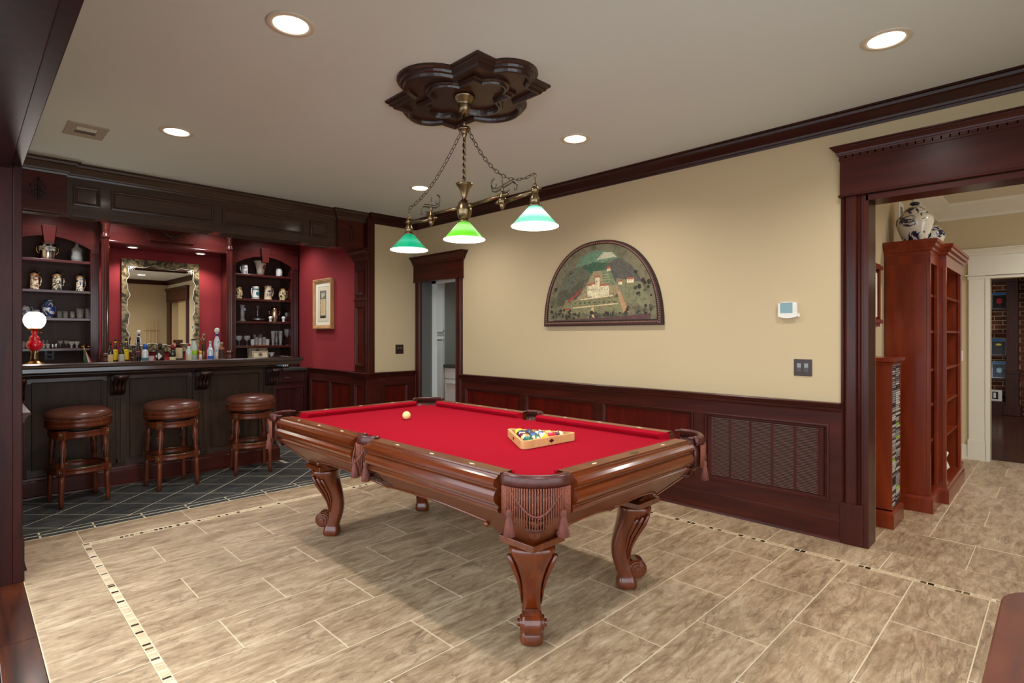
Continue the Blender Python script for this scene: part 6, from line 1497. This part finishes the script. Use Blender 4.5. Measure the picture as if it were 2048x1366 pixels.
wv = thing('wall_vent', 'white square vent high on the hall wall beside the ginger jar', 'vent', (5.92, 1.03, 2.45)); f = MB(th); f.box(-.10,.10,-.10,.10,0,.008); f.build('plate', M['plastic'], wv, bev=.002); f = MB(th); f.box(-.045,.045,-.06,.06,.008,.010); f.build('slot', col(120,112,98,.6), wv)
switch('cream light switch on the hall end wall beside the white casing', lambda u, v, w_: (-w_, u, v), (7.9, .83, 1.14), 1)
for ch in bpy.data.objects['light_switch.002'].children_recursive: ch.data.materials.clear(); ch.data.materials.append(M['plastic'])
# pantry: tall white door, base cabinet, counter, canister
pc_ = thing('pantry_cupboard', 'tall white panelled cupboard seen through the small doorway', 'cupboard', (5.05, 6.93, 0))
f = MB(); f.box(4.55,5.40,6.90,6.99,0,2.2); f.build('carcass', M['pwhite'], pc_, world=True)
for x0, x1 in ((4.57,4.96),(4.98,5.385)):
    for z0, z1 in ((.12,1.36),(1.38,2.16)):
        f = MB(); f.box(x0,x1,6.882,6.90,z0,z1); d = f.build('door', M['pwhite'], pc_, world=True, bev=.003)
        f = MB(); P = [(x0+.05,6.882,z0+.05),(x1-.05,6.882,z0+.05),(x1-.05,6.882,z1-.05),(x0+.05,6.882,z1-.05)]; f.sweep(P, PMOLD, closed=True, N=(0,-1,0), flip=-1); f.build('door_moulding', M['pwhite'], d, world=True)
        f = MB(); f.sphere((x1-.03, 6.868, 1.30 if z0 < 1 else 1.44), .012, 8); f.build('knob', M['silver'], d, world=True)
pb = thing('pantry_cabinet', 'white base cabinet with a stone counter inside the pantry', 'cabinet', (5.7, 6.3, 0))
f = MB(); f.box(5.38,6.05,5.6,6.87,.1,.87); f.build('carcass', M['pwhite'], pb, world=True); f = MB(); f.box(5.345,6.05,5.58,6.87,.87,.91); f.build('countertop', M['slate'], pb, world=True)
for y0_, y1_ in ((5.62,6.02),(6.04,6.44),(6.46,6.86)):
    f = MB(); f.box(5.362,5.38,y0_,y1_,.70,.86); f.build('drawer', M['pwhite'], pb, world=True, bev=.003); f = MB(); f.box(5.362,5.38,y0_,y1_,.12,.685); d = f.build('door', M['pwhite'], pb, world=True, bev=.003)
    f = MB(); f.sweep([(5.362,y1_-.05,.17),(5.362,y0_+.05,.17),(5.362,y0_+.05,.635),(5.362,y1_-.05,.635)], PMOLD, closed=True, N=(-1,0,0), flip=1); f.build('door_moulding', M['pwhite'], d, world=True)
cn_ = thing('canister', 'dark metal canister on the pantry counter', 'canister', (5.50, 6.60, .91)); f = MB(); f.lathe([(.055,0),(.05,.03),(.035,.06),(.05,.10),(.055,.22),(.075,.24),(.075,.25),(1e-4,.255)], n=20); f.build('body', M['pewter'], cn_); f = MB(); f.lathe([(.078,.25),(.078,.262),(1e-4,.266)], n=20); f.build('lid', M['carve'], cn_)
# library bookcase with slabbed magazines
lb = thing('library_bookcase', 'tall fluted library bookcase against the brick wall beyond the white opening', 'bookcase', (12.8, .75, 0))
def lp(name, m_, *b, bev=0): f = MB(); f.box(*b); return f.build(name, m_, lb, world=True, bev=bev)
lp('side_panel', M['case'], 12.70,12.99,1.46,1.50,0,2.45); lp('pilaster', M['trim'], 12.66,12.99,.55,.70,.75,2.28,bev=.004)
for q in range(6): lp('flute', M['trim'], 12.652,12.66,.565+.022*q,.577+.022*q,.85,2.25)
lp('pedestal', M['trim'], 12.65,12.99,.54,.71,.0,.74,bev=.004); lp('pedestal_foot', M['trim'], 12.62,12.99,.51,.74,0,.17,bev=.006); lp('pedestal_cap', M['trim'], 12.63,12.99,.52,.73,.72,.76,bev=.004)
lp('header', M['trimh'], 12.66,12.99,.55,1.50,2.28,2.45,bev=.004); lp('kick_board', M['trimh'], 12.72,12.99,.70,1.46,0,.21)
zz = [.225,.62,1.02,1.42,1.83]
for z in zz: lp('shelf', M['trimh'], 12.70,12.985,.70,1.46,z-.03,z,bev=.002)
for lab, z, c0_, c1_, y in (('slabbed comic with a red figure on black, top shelf', 1.83, (30,26,28), (190,24,40), .80), ('slabbed comic with yellow title, third shelf', 1.02, (40,34,40), (206,180,40), .81), ('slabbed comic with a pale blue cover, second shelf from below', .62, (40,50,66), (150,180,200), .80)):
    t = thing('slabbed_magazine', lab+' of the library bookcase', 'magazine', (12.84, y, z)); t.rotation_euler = (0, radians(12), 0)
    f = MB(); f.box(-.006,.006,-.10,.10,0,.30); f.build('case', mat('slab_clear', (150,150,150), .1, coat=1), t, bev=.002)
    f = MB(); f.box(-.0075,-.006,-.09,.09,.012,.245); f.build('cover', col(*c0_,.3), t); f = MB(); f.box(-.0078,-.006,-.092,.092,.255,.29); f.build('blue_label', col(40,120,190,.3), t)
    f = MB(); f.add([(-.0082, .05*cos(a)*(1 if j % 2 else .6), (.19 if c1_[0] > 180 and c1_[1] > 100 else .14)+(.02 if c1_[1] > 150 and c1_[0] > 180 else .05)*sin(a)) for j, a in enumerate([2*pi*j/12 for j in range(12)])], [tuple(range(12))]); f.build('cover_art', col(*c1_,.4), t)
t = thing('white_box', 'small white photo box on the bottom library shelf', 'box', (12.85, .84, .225)); f = MB(); f.box(-.06,.06,-.08,.08,0,.19); f.build('box', M['plastic'], t); f = MB(); f.box(-.062,-.06,-.03,.05,.03,.16); f.build('window', M['black'], t); f = MB(); f.box(-.063,-.062,.0,.035,.05,.14); f.build('picture', M['plastic'], t)
# rounded table corner at the lower right
st2 = thing('side_table', 'rounded corner of a glossy reddish-brown table at the lower right edge', 'table', (1.25, -.35, 0))
tw_ = mottled('burl_top', [(.3,(70,28,14)),(.6,(98,44,24)),(.8,(118,58,34))], 4, .4, 5, .6, (1,3,1), coat=.4)
f = MB(); f.prism([(x-1.25, y+.35) for x, y in rrect(.75, 1.86, -.78, .105, .13, 8)], .715, .75); f.build('table_top', tw_, st2, bev=.004)
for x in (-.40, .50):
    for y in (-.34, .34): f = MB(); f.lathe([(.02,0),(.03,.05),(.022,.12),(.03,.4),(.035,.6),(.04,.715)], x, y, 0, 14); f.build('leg', M['stool'], st2)
f = MB(); f.box(-.40,.50,-.36,.36,.63,.715); f.build('apron', M['stool'], st2)
# cue rack on the south wall, seen in the mirror
cr = thing('cue_rack', 'wall rack of pale cues reflected in the mirror', 'cue rack', (3.75, YS, 0)); f = MB(); f.box(-.18,.18,0,.03,1.5,1.515); f.build('rail', col(206,170,120,.3), cr); f = MB(); f.box(-.18,.18,0,.09,.35,.38); f.build('shelf', M['trimx'], cr)
for q in range(4):
    t = thing('cue', 'pale pool cue, %s of four in the reflected rack' % ('first','second','third','fourth')[q], 'pool cue', (3.62+.085*q, YS+.05, .38), 0, 'cues in the wall rack'); f = MB(); f.tube([(0,0,0),(0,0,.7),(0,0,1.42)], [.015,.011,.0065], 8); f.build('shaft', col(206,170,120,.3), t); f = MB(); f.tube([(0,0,0),(0,0,.4)], [.0155,.0135], 8); f.build('butt', col(60,30,20,.3), t)
